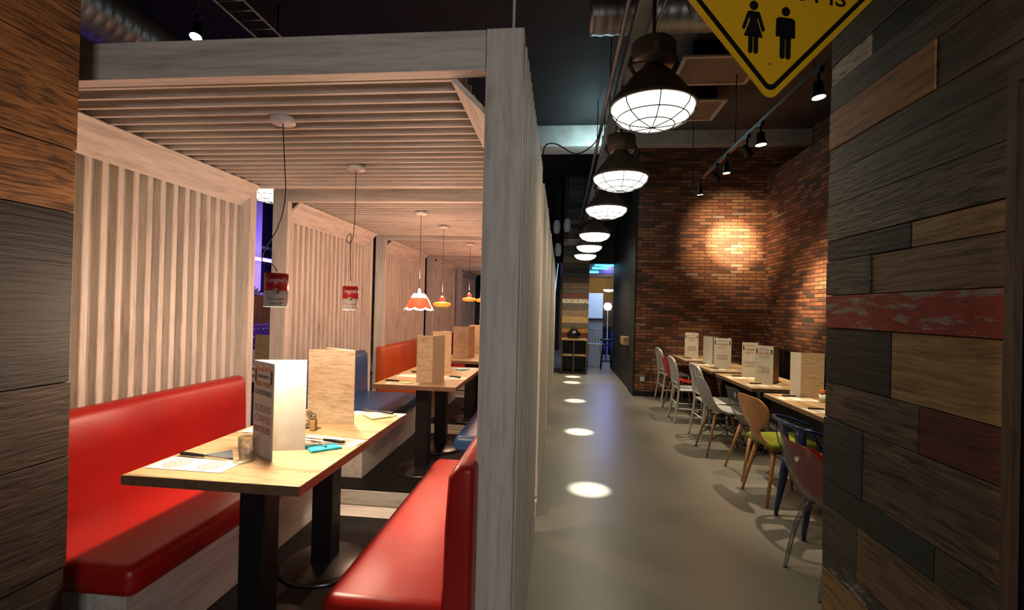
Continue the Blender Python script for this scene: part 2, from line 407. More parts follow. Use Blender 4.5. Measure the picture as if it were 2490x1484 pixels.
# reclaimed plank wall on the right, rows from the top: z edges and (until Y, plank)
zr = [4.6, 4.35, 4.12, 3.9, 3.66, 3.44, 3.2, 3.0, 2.78, 2.6, 2.392, 2.32, 2.224, 2.09, 2.004, 1.887, 1.762, 1.691, 1.57, 1.457, 1.266, 1.139, .924, .835, .665, .608, .40, .19, 0]
rows = [['brown'], ['grey'], ['greybrown'], ['black'], ['brown'], ['tan'], ['grey'], ['brown'], ['brown'], ['brown'],
        [1.592, 'white', 'black'], ['grey'], [1.33, 'orange', 'brown'], ['brown'], ['grey'], ['rough'], [1.406, 'black', 'yellow'],
        [1.577, 'grey', 'tan'], ['red'], [1.479, 'black', 'yellow'], [1.367, 'greybrown', 'darkred'], [1.601, 'teal', 'greybrown'],
        [1.304, 'teal', 'grey'], [1.618, 'grey', 'tan'], ['torn'], [1.5, 'yellow', 'grey'], ['brown'], ['grey']]
XW, YE = .95, 1.817
mb = MB(); mb.box(XW+.02, XW+.14, -2.5, YE, 0, 4.63, PK.index('brown'))
for i, r in enumerate(rows):
    z1, z0 = zr[i], zr[i+1]; d = random.uniform(0, .006)
    end = 1.118 if z1 <= 2.05 else -.2
    if len(r) == 3:
        mb.box(XW-d, XW+.03, r[0]+.0012, YE, z0+.0012, z1-.0012, PK.index(r[1]))
        mb.box(XW-random.uniform(0, .006), XW+.03, end, r[0]-.0012, z0+.0012, z1-.0012, PK.index(r[2]))
    else: mb.box(XW-d, XW+.03, end, YE, z0+.0012, z1-.0012, PK.index(r[0]))
struct('wall_right', mb, [PL[k] for k in PK], bevel=.0015)
struct('trim_1', MB().box(XW-.012, XW+.05, 1.095, 1.118, 0, 2.03).box(XW-.012, XW+.05, .2, 1.095, 2.0, 2.03), 'trimbrown')
dr = struct('door_1', MB().box(XW+.005, XW+.045, .2, 1.094, 0, 2.0), 'blackgloss', bevel=.003)
# left passage wall
XL, YL = -1.6, 1.414
mb = MB(); mb.box(XL-.14, XL-.02, -2.5, YL, 0, 4.75, PK.index('brown'))
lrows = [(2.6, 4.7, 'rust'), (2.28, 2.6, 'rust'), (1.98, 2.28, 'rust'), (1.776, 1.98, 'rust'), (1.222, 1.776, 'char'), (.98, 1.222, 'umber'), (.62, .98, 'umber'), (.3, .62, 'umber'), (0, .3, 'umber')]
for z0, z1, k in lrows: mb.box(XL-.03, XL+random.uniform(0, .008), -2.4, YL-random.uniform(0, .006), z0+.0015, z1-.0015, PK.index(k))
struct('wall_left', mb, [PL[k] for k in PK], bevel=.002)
struct('wall_rear', MB().box(-1.6, .95, -2.6, -2.5, 0, 4.75), 'concrete')
# brick walls, ledge, beam
struct('wall_brick_back', MB().box(1.312, 4.3, 8.6, 8.85, 0, 4.40), 'brickX')
struct('wall_brick_right', MB().box(3.48, 4.2, -2.5, 8.6, 0, 3.90), 'brickY')
struct('wall_brick_upper', MB().box(4.12, 4.3, -2.5, 8.6, 3.9, 4.63), 'brickY')
struct('baseboard_back', MB().box(1.30, 2.6, 8.575, 8.6, 0, .09), 'black')
struct('trim_2', MB().box(-2.4, 4.3, 8.45, 8.9, 4.375, 4.75), 'concrete', bevel=.01)
struct('wall_passage', MB().box(1.29, 1.312, 8.59, 9.2, 0, 4.37).box(1.312, 1.9, 9.2, 12.3, 0, 3.6), 'blackwall')
struct('trim_3', MB().box(-.2, 1.9, 12.2, 12.5, 2.68, 4.75), 'darkceil')
struct('wall_far_left', MB().box(-7.9, -.05, 17.5, 17.7, 0, 4.75), 'darkceil')

# left side: window wall
lw = struct('wall_left_far', MB().box(-5.75, -5.6, 1, 17.5, 0, 1.62).box(-5.75, -5.6, 1, 17.5, 3.7, 4.75), 'panel_wood')
wn = 0
for y0 in (2.0, 4.4, 6.8, 9.2, 11.6, 14.0):
    wn += 1
    w = struct(f'window_{wn}', MB().box(-5.72, -5.69, y0+.05, y0+2.35, 1.66, 3.66), 'winglass')
    f = MB()
    for a in (y0, y0+1.17, y0+2.33): f.box(-5.70, -5.61, a, a+.06, 1.62, 3.7)
    for z in (1.62, 2.5, 3.64): f.box(-5.70, -5.61, y0, y0+2.4, z, z+.05)
    f.build('window_frame', 'steel', w)
    w['kind'] = 'structure'

# ------------------------------------------------------------------ booths
Z0 = .12            # booth platform
FR = [(1.55, 3.12), (3.5, 5.2), (5.58, 7.28), (7.79, 9.45), (10.04, 11.7)]
XLo, XRo = -2.25, -.14
HB = 2.42
ordn = ['first', 'second', 'third', 'fourth', 'fifth']
pos = ['nearest slatted white wooden booth canopy, its front post and beam closest to the viewer',
       'second slatted white wooden booth canopy from the viewer, over the blue benches',
       'third slatted white wooden booth canopy from the viewer, over the orange bench',
       'fourth slatted white wooden booth canopy along the row of booths',
       'fifth and farthest slatted white wooden booth canopy of the row']
for bi, (y0, y1) in enumerate(FR):
    t = thing('booth_canopy', pos[bi], 'booth', ((XLo+XRo)/2, y0, 0), 'white wooden booths in a row')
    P = .12
    MB().box(XLo, XRo, y0-.06, y1+.06, 0, Z0-.012).build('platform', 'whiteX', t, bevel=.003)
    MB().box(XLo+.02, XRo-.12, y0-.055, y1-.13, Z0-.012, Z0).build('floor_covering', 'blackfloor', t)
    for x in (XLo, XRo-P-.005):
        for yy in (y0, y1-.06):
            MB().box(x, x+P+.005, yy, yy+.06, Z0, HB).build('post', 'whiteZ', t, bevel=.003)
    for yy in (y0, y1-.06):
        MB().box(XLo+P+.007, XRo-P-.007, yy+.002, yy+.058, 2.285, HB-.002).build('beam', 'whiteX', t, bevel=.003)
    # side walls of upright boards, full depth of the wall
    n = int((y1-y0-.12)/.0845)
    for sgn, x in ((-1, XLo), (1, XRo)):
        m_ = MB(); xs = (x+.004, x+.06) if sgn < 0 else (x-.11, x+.004)
        for k in range(n+1):
            yy = y0+.085+k*.0845
            if yy > y1-.08: break
            m_.box(xs[0], xs[1], yy, yy+.036, Z0, HB-.015)
        # backing boards between the uprights leave no gap but a fluted face
        bx = (x+.004, x+.016) if sgn < 0 else (x-.108, x-.096)
        m_.box(bx[0], bx[1], y0+.062, y1-.062, Z0, 2.36)
        m_.build('side_wall', 'whiteZ', t, bevel=.011, seg=3)
    # roof slats
    m_ = MB(); yy = y0+.075
    while yy < y1-.085:
        m_.box(XLo+.17, XRo-.24, yy, yy+.016, 2.29, 2.39); yy += .0845
    m_.build('roof_slats', 'whiteX', t)
    for sgn in (-1, 1):   # chamfer boards
        xa = XLo+.062 if sgn < 0 else XRo-.125; xb = xa-sgn*.135
        nn = Vector((.7071*sgn, 0, .7071))*.018*1
        m_ = MB(); m_.prism([(xa, y0+.062, 2.15), (xb, y0+.062, 2.285), (xb+nn.x, y0+.062, 2.285+nn.z), (xa+nn.x, y0+.062, 2.15+nn.z)], (0, y1-y0-.124, 0))
        m_.build('corner_board', 'whiteY', t, bevel=.002)
    for yy in ((y0+.22,) if bi == 0 else (y0+.9,)):
        MB().tube([(XRo-.06, yy, HB-.02), (XRo-.06, yy, 4.75 if bi == 0 else 2.86)], .006, 6).build('suspension_rod', 'alu', t)

def cushion(mbx, r=.045):
    return mbx
def bench(side, col, y0, y1, label, back_col=None):
    """upholstered bench on a whitewashed box"""
    sg = -1 if side == 'L' else 1
    xw = XLo+.066 if side == 'L' else XRo-.117       # wall face
    xf = -1.47 if side == 'L' else -.755             # seat front
    xb = xw-sg*.085
    lo, hi = min(xw, xf), max(xw, xf)
    t = thing('booth_bench', label, 'bench', ((lo+hi)/2, y0, Z0), 'upholstered booth benches')
    MB().box(lo+(.07 if side == 'R' else 0), hi-(.07 if side == 'L' else 0), y0+.05, y1-.03, Z0, .43).build('bench_box', 'whiteY', t, bevel=.003)
    s = MB().box(lo, hi, y0, y1, .435, .555).build('seat_cushion', col, t, bevel=.042, seg=5, smooth=True)
    # welt round the lower front edge
    e = MB(); ye0, ye1 = y0+.004, y1-.004
    xf2 = xf+(.004 if side == 'R' else -.004)
    e.tube([(xw, ye0, .505), (xf2-sg*-.035, ye0, .505), (xf2, ye0+.035, .505), (xf2, ye1-.035, .505)], .0045, 6)
    e.build('welt', col, s)
    b = MB(); k = -sg
    bx0, bx1 = xw, xb
    prof = [(bx0, .50), (bx1+k*.02, .50), (bx1+k*.012, .62), (bx1+k*.008, .80), (bx1-k*.0, .96), (bx1-k*.03, 1.0), (bx0, 1.0)]
    b.prism([(x, y0, z) for x, z in prof], (0, y1-y0, 0))
    b.build('backrest', back_col or col, t, bevel=.022, seg=4, smooth=True)
    return t
bench('L', 'red', 1.53, 3.03, 'long red leatherette bench against the left slatted wall of the nearest booth')
bench('R', 'red', 1.47, 2.93, 'red leatherette bench in the foreground, right side of the nearest booth beside the post')
bench('L', 'blue', 3.6, 5.06, 'blue leatherette bench on the left side of the second booth, behind the wooden menu board')
bench('R', 'blue', 3.42, 5.0, 'dark blue leatherette bench on the right side of the second booth, behind the red seat')
bench('L', 'orange', 5.5, 7.1, 'orange leatherette bench against the left wall of the third booth')
bench('R', 'orange', 5.5, 7.1, 'orange leatherette bench on the right side of the third booth, behind the white post')
bench('L', 'red', 7.7, 9.3, 'far red leatherette bench on the left side of the fourth booth')

# ------------------------------------------------------------------ tables
def table(x0, x1, y0, y1, ztop, zbase, label, group, long='X', col=None, th=.036):
    cx, cy_ = (x0+x1)/2, (y0+y1)/2
    t = thing('restaurant_table', label, 'table', (cx, cy_, zbase), group)
    MB().box(x0, x1, y0, y1, ztop-th, ztop).build('tabletop', 'oak' if long == 'X' else 'oakY', t, bevel=.002)
    MB().box(x0-.0006, x1+.0006, y0-.0006, y1+.0006, ztop-th+.001, ztop-.002).build('edge_band', 'edge', t)
    px = col or cx
    MB().box(px-.055, px+.055, cy_-.05, cy_+.05, zbase+.02, ztop-th-.008).build('column', 'black', t, bevel=.004)
    MB().box(px-.2, px+.2, cy_-.2, cy_+.2, ztop-th-.009, ztop-th-.001).build('mounting_plate', 'black', t)
    MB().lathe([(.001, 0), (.225, 0), (.23, .006), (.20, .018), (.12, .03), (.07, .036), (.001, .04)], (px, cy_, zbase), 40).build('base', 'chrome' if False else 'blackbase', t)
    return t
MT['blackbase'] = flat('polished_dark_base', (.10, .10, .10), .28, .9)
TZ = Z0+.75
table(-1.545, -.875, 1.555, 2.145, TZ, Z0, 'oak-topped table at the front of the nearest booth, bright open menu standing on it', 'booth tables')
table(-1.545, -.880, 2.155, 2.70, TZ, Z0, 'oak-topped table at the back of the nearest booth, carrying the upright wooden menu', 'booth tables')
table(-1.47, -.80, 3.65, 4.235, TZ, Z0, 'oak table in the second booth, nearer of the pair beside the blue benches', 'booth tables')
table(-1.47, -.80, 4.245, 4.88, TZ, Z0, 'oak table in the second booth, farther of the pair, with a turquoise napkin', 'booth tables')
table(-1.40, -.78, 5.45, 6.1, TZ, Z0, 'oak table in the third booth, nearer of the pair beside the orange bench', 'booth tables')
table(-1.40, -.78, 6.11, 6.75, TZ, Z0, 'oak table in the third booth, farther of the pair beyond the menu boards', 'booth tables')
table(-1.40, -.78, 7.85, 8.5, TZ, Z0, 'oak table in the fourth booth, far down the row', 'booth tables')
RT = [(3.45, 4.74, 'long oak table nearest the plank wall on the right, orange flower pot on it'),
      (5.02, 6.16, 'long oak table second from the plank wall, two printed menus standing together'),
      (6.30, 7.40, 'long oak table third from the plank wall, third in line along the brick wall'),
      (7.55, 8.52, 'long oak table farthest in the right row, in the brick corner'), (2.1, 3.32, 'oak table hidden behind the end of the plank wall')]
for y0, y1, lb in RT[:4]: table(1.925, 2.62, y0, y1, .75, 0, lb, 'tables along the brick wall', 'Y')

# black banquette along the right brick wall
t = thing('black_banquette', 'long black upholstered banquette against the brick wall behind the right-hand tables', 'bench', (3.1, 5.5, 0))
MB().box(2.86, 3.47, 2.2, 8.55, 0, .36).build('bench_box', 'black', t)
MB().box(2.80, 3.36, 2.2, 8.55, .362, .46).build('seat_cushion', 'blackgloss', t, bevel=.03, seg=3, smooth=True)
m_ = MB()
y = 2.2
while y < 8.5:
    m_.box(3.36, 3.475, y+.004, min(y+.9, 8.55)-.004, .47, .96); y += .9
m_.build('backrest', 'blackgloss', t, bevel=.02, seg=3, smooth=True)

# ------------------------------------------------------------------ table things
def fold_card(p0, hinge, p1, z, h, mats, label, group, lines_on=None, name='menu_card', th=.004, cat='menu'):
    """a folded menu of two leaves: p0-hinge and hinge-p1, standing on the table"""
    t = thing(name, label, cat, (hinge[0], hinge[1], z), group)
    for (a, b), m, nm in (((p0, hinge), mats[0], 'front_leaf'), ((hinge, p1), mats[1], 'back_leaf')):
        a, b = Vector((*a, z)), Vector((*b, z)); d = (b-a).normalized(); n_ = Vector((d.y, -d.x, 0))*th/2
        MB().prism([a-n_, b-n_, b+n_, a+n_], (0, 0, h)).build(nm, m, t)
    return t
MENU = [('DRINKS', .0, .345, .020, 'orangeink', .13), ('SNAPS', 0, .318, .014, 'ink', .10), ('BEER WINE', 0, .283, .022, 'orangeink', .14),
        ('COCKTAILS', 0, .250, .020, 'ink', .15), ('SODAS', 0, .180, .030, 'palink', .14), ('COFFEE', 0, .138, .028, 'palink', .14), ('BOTTLED', 0, .098, .024, 'signred', .14)]
def menu_print(parent, a, b, z, h, side=1, small=False):
    """lettering and the two little dark strips on a printed leaf seen from its outer side"""
    a, b = Vector((*a, z)), Vector((*b, z)); d = (b-a).normalized(); w = (b-a).length
    n_ = d.cross(Vector((0, 0, 1))); mid = (a+b)/2
    L = [(s, x, zz*h/.385, hh, m, ww*w/.175) for s, x, zz, hh, m, ww in MENU]
    if small: L = [('DRINKS', 0, .345*h/.385, .014, 'palink', w*.5), ('WINE BEER', 0, .295*h/.385, .026, 'orangeink', w*.66), ('COCKTAILS', 0, .262*h/.385, .014, 'palink', w*.6),
                   ('SODAS', 0, .15*h/.385, .024, 'palink', w*.6), ('COFFEE', 0, .11*h/.385, .024, 'palink', w*.6)]
    lettering('menu_lettering', L, parent, mid+n_*.0025, d, (0, 0, 1))
    for s in (-1, 1):
        c = mid+d*s*(w/2-.017)+n_*.0025+Vector((0, 0, .325*h/.385))
        MB().obox(c, d*.007, n_*.0004, Vector((0, 0, .026))).build('menu_side_ornament', 'ink', parent)

H = .385
pA, hA, pB = (-1.122, 1.784), (-1.272, 1.886), (-1.075, 1.945)
c1 = fold_card(pA, hA, pB, TZ, H, ('paper', 'paper'), 'tall open paper menu glowing white inside, standing on the front table of the nearest booth', 'standing menus in the booths')
menu_print(c1, hA, pA, TZ, H)
c2 = fold_card((-1.312, 2.39), (-1.072, 2.42), (-1.285, 2.53), TZ, H, ('board', 'board'), 'tall wood-grained menu standing on the back table of the nearest booth, beside the pepper shaker', 'standing menus in the booths')
def wood_card(pts, z, label, group='standing menus in the booths'):
    return fold_card(pts[0], pts[1], pts[2], z, H, ('board', 'board'), label, group)
wood_card([(-1.17, 3.83), (-1.03, 3.80), (-.975, 3.98)], TZ, 'wood-grained menu in the second booth, its folded edge facing the viewer')
wood_card([(-1.22, 4.50), (-1.035, 4.49), (-1.15, 4.62)], TZ, 'wood-grained menu in the second booth, behind and right of the one with the folded edge')
wood_card([(-1.30, 5.74), (-1.12, 5.78), (-1.07, 5.92)], TZ, 'wood-grained menu on the nearer table of the third booth')
wood_card([(-1.22, 6.35), (-1.04, 6.40), (-1.2, 6.5)], TZ, 'wood-grained menu on the farther table of the third booth')
wood_card([(-1.16, 8.0), (-.98, 8.02), (-1.0, 8.15)], TZ, 'wood-grained menu far off on the fourth booth table')
G2 = 'standing menus on the right-hand tables'
def paper_card(a, b, c, label, pr=True, mats=('paper', 'paper')):
    t = fold_card(a, b, c, .75, H+.02, mats, label, G2)
    if pr: menu_print(t, a, b, .75, H+.02, small=True)
    return t
paper_card((2.07, 8.22), (2.275, 8.17), (2.12, 8.36), 'printed menu farthest along the right-hand tables, in the brick corner')
paper_card((2.16, 7.05), (2.09, 7.25), (2.29, 7.20), 'plain pale menu behind the printed one on the third right-hand table', False, ('paper', 'board'))
paper_card((2.105, 6.81), (2.305, 6.73), (2.33, 6.92), 'printed menu with red lettering on the third right-hand table, in front of the plain one')
paper_card((2.17, 5.97), (2.33, 5.92), (2.42, 6.1), 'printed menu standing behind another on the second right-hand table')
paper_card((2.14, 5.50), (2.27, 5.36), (2.44, 5.62), 'printed menu in front of another on the second right-hand table, wooden back leaf showing', True, ('paper', 'board'))
paper_card((2.125, 4.66), (2.19, 4.60), (2.38, 4.58), 'wide wood-grained menu standing on the nearest right-hand table', False, ('paper', 'board'))

def rotp(cx, cy_, dx, dy, a):
    return (cx+dx*math.cos(a)-dy*math.sin(a), cy_+dx*math.sin(a)+dy*math.cos(a))
def sheet(name, cx, cy_, w, d, a, z, mat, label, cat, group, lines=None, th=.0012):
    P_ = [rotp(cx, cy_, sx*w/2, sy_*d/2, a) for sx, sy_ in ((-1, -1), (1, -1), (1, 1), (-1, 1))]
    o = MB().prism([(x, y, z) for x, y in P_], (0, 0, th))
    t = thing(name, label, cat, (cx, cy_, z), group)
    o.build('paper_sheet', mat, t)
    if lines:
        m_ = MB(); rnd = random.Random(int(cx*1000+cy_*977))
        for k in range(9):
            yy = -d*.38+k*d*.095; ww = w*rnd.uniform(.12, .36)
            for s in (-.24, .22):
                c = rotp(cx, cy_, s*w, yy, a)
                m_.obox((c[0], c[1], z+th+.0002), Vector((math.cos(a), math.sin(a), 0))*ww*.45, Vector((-math.sin(a), math.cos(a), 0))*d*.018, Vector((0, 0, .0002)), rnd.randint(0, 1))
        m_.build('printed_lines', ['orangeink', 'palink'], t)
    return t
def napkin(P_, z, mat, label, group='folded paper napkins'):
    t = thing('folded_napkin', label, 'napkin', (P_[0][0], P_[0][1], z), group)
    m_ = MB(); m_.prism([(x, y, z) for x, y in P_], (0, 0, .0022))
    c = Vector((sum(p[0] for p in P_)/len(P_), sum(p[1] for p in P_)/len(P_), 0))
    m_.prism([(c.x+(x-c.x)*.93, c.y+(y-c.y)*.93, z+.0035) for x, y in P_], (0, 0, .002))
    m_.build('napkin_layers', mat, t)
    return t
def knife(a, b, z, label, group='steak knives on the tables'):
    """black handle from a, blade beyond b"""
    a, b = Vector((*a, z+.007)), Vector((*b, z+.007)); d = (b-a).normalized(); n_ = Vector((-d.y, d.x, 0)); L = (b-a).length
    t = thing('table_knife', label, 'knife', (a.x, a.y, z), group)
    MB().tube([a+d*s*L for s in (0, .06, .5, .94, 1)], [.004, .0075, .0075, .006, .004], 8).build('knife_handle', 'black', t)
    bl = [b, b+n_*.007+d*.03, b+n_*.007+d*.08, b+d*.115, b-n_*.005+d*.09, b-n_*.006]
    MB().prism([(q.x, q.y, z+.006) for q in bl], (0, 0, .0015)).build('knife_blade', 'chrome', t)
    return t
def fork(a, b, z, label, group='forks on the tables'):
    a, b = Vector((*a, z)), Vector((*b, z)); d = (b-a).normalized(); n_ = Vector((-d.y, d.x, 0)); L = (b-a).length
    t = thing('table_fork', label, 'fork', (a.x, a.y, z), group)
    m_ = MB(); U = Vector((0, 0, 1))
    m_.tube([a+U*.004, a+d*L*.3+U*.006, a+d*L*.6+U*.012, a+d*L*.72+U*.008], [.0035, .003, .0025, .003], 6)
    for k in (-1.5, -.5, .5, 1.5):
        m_.tube([a+d*L*.72+U*.008+n_*k*.002, a+d*L*.78+U*.006+n_*k*.005, b+U*.009+n_*k*.005], .0013, 5)
    m_.build('fork_body', 'chrome', t)
    return t
ZT = TZ+.0006; gm = 'paper placemats on the booth tables'
sheet('paper_placemat', -1.375, 1.695, .31, .13, -.02, ZT, 'paper', 'white paper placemat with orange print on the near left corner of the front booth table', 'placemat', gm, True)
napkin([(-1.43, 1.795), (-1.36, 1.88), (-1.275, 1.772)], ZT, 'greynap', 'dark grey folded napkin beside the drinking glass on the front booth table')
knife((-1.515, 1.785), (-1.395, 1.77), ZT+.003, 'black-handled knife leaning on the grey napkin on the front booth table')
sheet('paper_placemat', -1.035, 2.09, .30, .12, -.12, ZT, 'paper', 'white paper placemat behind the turquoise napkin at the right edge of the booth tables', 'placemat', gm, True)
napkin([(-1.10, 1.985), (-1.025, 1.905), (-.93, 1.99), (-.98, 2.04)], ZT+.002, 'teal', 'turquoise folded napkin on the nearest booth table, right of the open menu')
knife((-.94, 2.035), (-1.05, 2.055), ZT+.008, 'black-handled knife lying across the turquoise napkin')
fork((-.99, 1.97), (-1.09, 2.03), ZT+.006, 'steel fork lying on the turquoise napkin')
sheet('paper_placemat', -1.03, 2.645, .31, .09, -.08, ZT, 'paper', 'white paper placemat at the far end of the back booth table', 'placemat', gm, True)
napkin([(-1.10, 2.60), (-1.004, 2.51), (-.90, 2.62)], ZT+.0025, 'yellownap', 'pale yellow folded napkin at the far right corner of the nearest booth tables')
knife((-.93, 2.625), (-1.03, 2.66), ZT+.008, 'black-handled knife lying across the pale yellow napkin')
sheet('paper_placemat', -1.42, 2.24, .2, .16, .1, ZT, 'paper', 'pink-printed placemat at the left edge of the booth tables beside the red bench', 'placemat', gm, True)
sheet('paper_placemat', -1.25, 3.735, .27, .13, .02, ZT, 'paper', 'placemat at the near left corner of the second booth table', 'placemat', gm, True)
napkin([(-1.30, 3.75), (-1.22, 3.69), (-1.15, 3.76)], ZT+.0025, 'yellownap', 'yellow folded napkin on the near side of the second booth table')
knife((-1.42, 3.80), (-1.30, 3.79), ZT+.003, 'black-handled knife at the left of the second booth table')
sheet('paper_placemat', -1.33, 4.15, .2, .16, .02, ZT, 'paper', 'placemat on the orange bench side of the second booth tables', 'placemat', gm)
knife((-1.38, 4.36), (-1.26, 4.37), ZT, 'black-handled knife near the orange bench on the second booth tables')
sheet('paper_placemat', -.92, 4.13, .22, .15, -.1, ZT, 'paper', 'placemat at the right edge of the second booth table', 'placemat', gm, True)
knife((-.86, 4.12), (-.97, 4.16), ZT+.003, 'black-handled knife on the placemat at the right edge of the second booth table')
sheet('paper_placemat', -.94, 4.72, .2, .14, -.1, ZT, 'paper', 'placemat under the turquoise napkin in the second booth', 'placemat', gm)
napkin([(-1.03, 4.66), (-.96, 4.60), (-.88, 4.70)], ZT+.0025, 'teal', 'turquoise folded napkin at the far end of the second booth tables')

def tumbler(x, y, z, label, s=1):
    t = thing('drinking_glass', label, 'glass', (x, y, z), 'tumblers on the booth tables')
    r, h = .033*s, .09*s; seg = 36; m_ = MB()
    prof = [(.001, .0), (r*.78, 0), (r*.82, .004), (r*.92, h*.5), (r*.97, h*.53), (r*1.0, h), (r*.96, h), (r*.9, h*.55), (r*.78, .014), (.001, .012)]
    m_.lathe(prof, (x, y, z), seg)
    for i, v in enumerate(m_.v):           # ten flutes below the waist
        dz = v[2]-z
        if .002 < dz < h*.5:
            a = math.atan2(v[1]-y, v[0]-x); k = 1-.05*abs(math.sin(a*5))
            m_.v[i] = (x+(v[0]-x)*k, y+(v[1]-y)*k, v[2])
    m_.build('glass_body', 'glass', t)
    return t
tumbler(-1.22, 1.775, TZ, 'clear faceted tumbler in front of the open menu on the nearest booth table', 1.05)
tumbler(-1.262, 2.285, TZ, 'clear tumbler between the open menu and the pepper shaker', .9)
tumbler(-1.17, 3.93, TZ, 'clear tumbler beside the folded wooden menu in the second booth', .95)
t = thing('pepper_shaker', 'small pepper shaker with steel cap at the foot of the wooden menu, nearest booth', 'shaker', (-1.2, 2.245, TZ))
MB().box(-1.214, -1.186, 2.231, 2.259, TZ, TZ+.055).build('shaker_body', 'pepper', t, bevel=.006, seg=3)
MB().lathe([(.012, .055), (.015, .058), (.0155, .078), (.012, .085), (.001, .088)], (-1.2, 2.245, TZ), 20).build('shaker_cap', 'chrome', t)

gr = 'paper placemats on the right-hand tables'; ZR = .7506
for x, y, w, lb, kn in [(2.10, 4.47, .3, 'placemat in front of the wide wooden menu, nearest right-hand table', (2.03, 4.60)),
                    (2.06, 3.95, .26, 'placemat nearest the plank wall on the right-hand tables', (1.97, 4.02)),
                    (2.12, 5.21, .32, 'placemat at the near end of the second right-hand table', (2.02, 5.33)),
                    (2.10, 5.78, .3, 'placemat left of the menus on the second right-hand table', (2.03, 5.90)),
                    (2.14, 6.55, .34, 'placemat at the near end of the third right-hand table', (2.0, 6.64)),
                    (2.10, 7.08, .24, 'placemat beside the plain menu on the third right-hand table', (2.0, 7.2)),
                    (2.14, 7.85, .3, 'placemat on the farthest right-hand table', (2.0, 7.98))]:
    sheet('paper_placemat', x, y, w, .17, 0, ZR, 'paper', 'white '+lb, 'placemat', gr, True)
    knife((kn[0], kn[1]), (kn[0]+.12, kn[1]-.01), ZR+.001, 'black-handled knife above the '+lb)
t = thing('flower_pot', 'small cream pot of orange flowers on the nearest right-hand table', 'flower pot', (2.27, 4.36, .75))
MB().lathe([(.001, 0), (.036, 0), (.042, .07), (.038, .07), (.034, .01), (.001, .01)], (2.27, 4.36, .75), 24).build('pot', 'paper', t)
MT['petal'] = flat('orange_petal', (.75, .10, .01), .5); MT['leaf'] = flat('green_leaf', (.05, .13, .02), .5)
m_ = MB(); rnd = random.Random(3)
for k in range(7):
    a = k*2.4; c = Vector((2.27+.025*math.cos(a), 4.36+.025*math.sin(a), .835+rnd.uniform(-.01, .02)))
    for j in range(6):
        b = j*PI/3+k; d = Vector((math.cos(b), math.sin(b), .35)); e = Vector((-math.sin(b), math.cos(b), 0))
        m_.add([c, c+d*.012-e*.009, c+d*.024, c+d*.012+e*.009], [(0, 1, 2, 3)])
m_.build('blossoms', 'petal', t, solid=.0012)
m_ = MB()
for k in range(7):
    a = k*2.4; m_.tube([(2.27, 4.36, .76), (2.27+.02*math.cos(a), 4.36+.02*math.sin(a), .83)], .0015, 5)
m_.build('stems', 'leaf', t)
napkin([(2.36, 5.35), (2.50, 5.30), (2.55, 5.42), (2.42, 5.46)], ZR, 'board', 'crumpled brown napkin beside the printed menu on the second right-hand table')
napkin([(2.38, 6.62), (2.52, 6.55), (2.56, 6.68)], ZR, 'yellownap', 'yellow folded napkin on the far side of the third right-hand table')

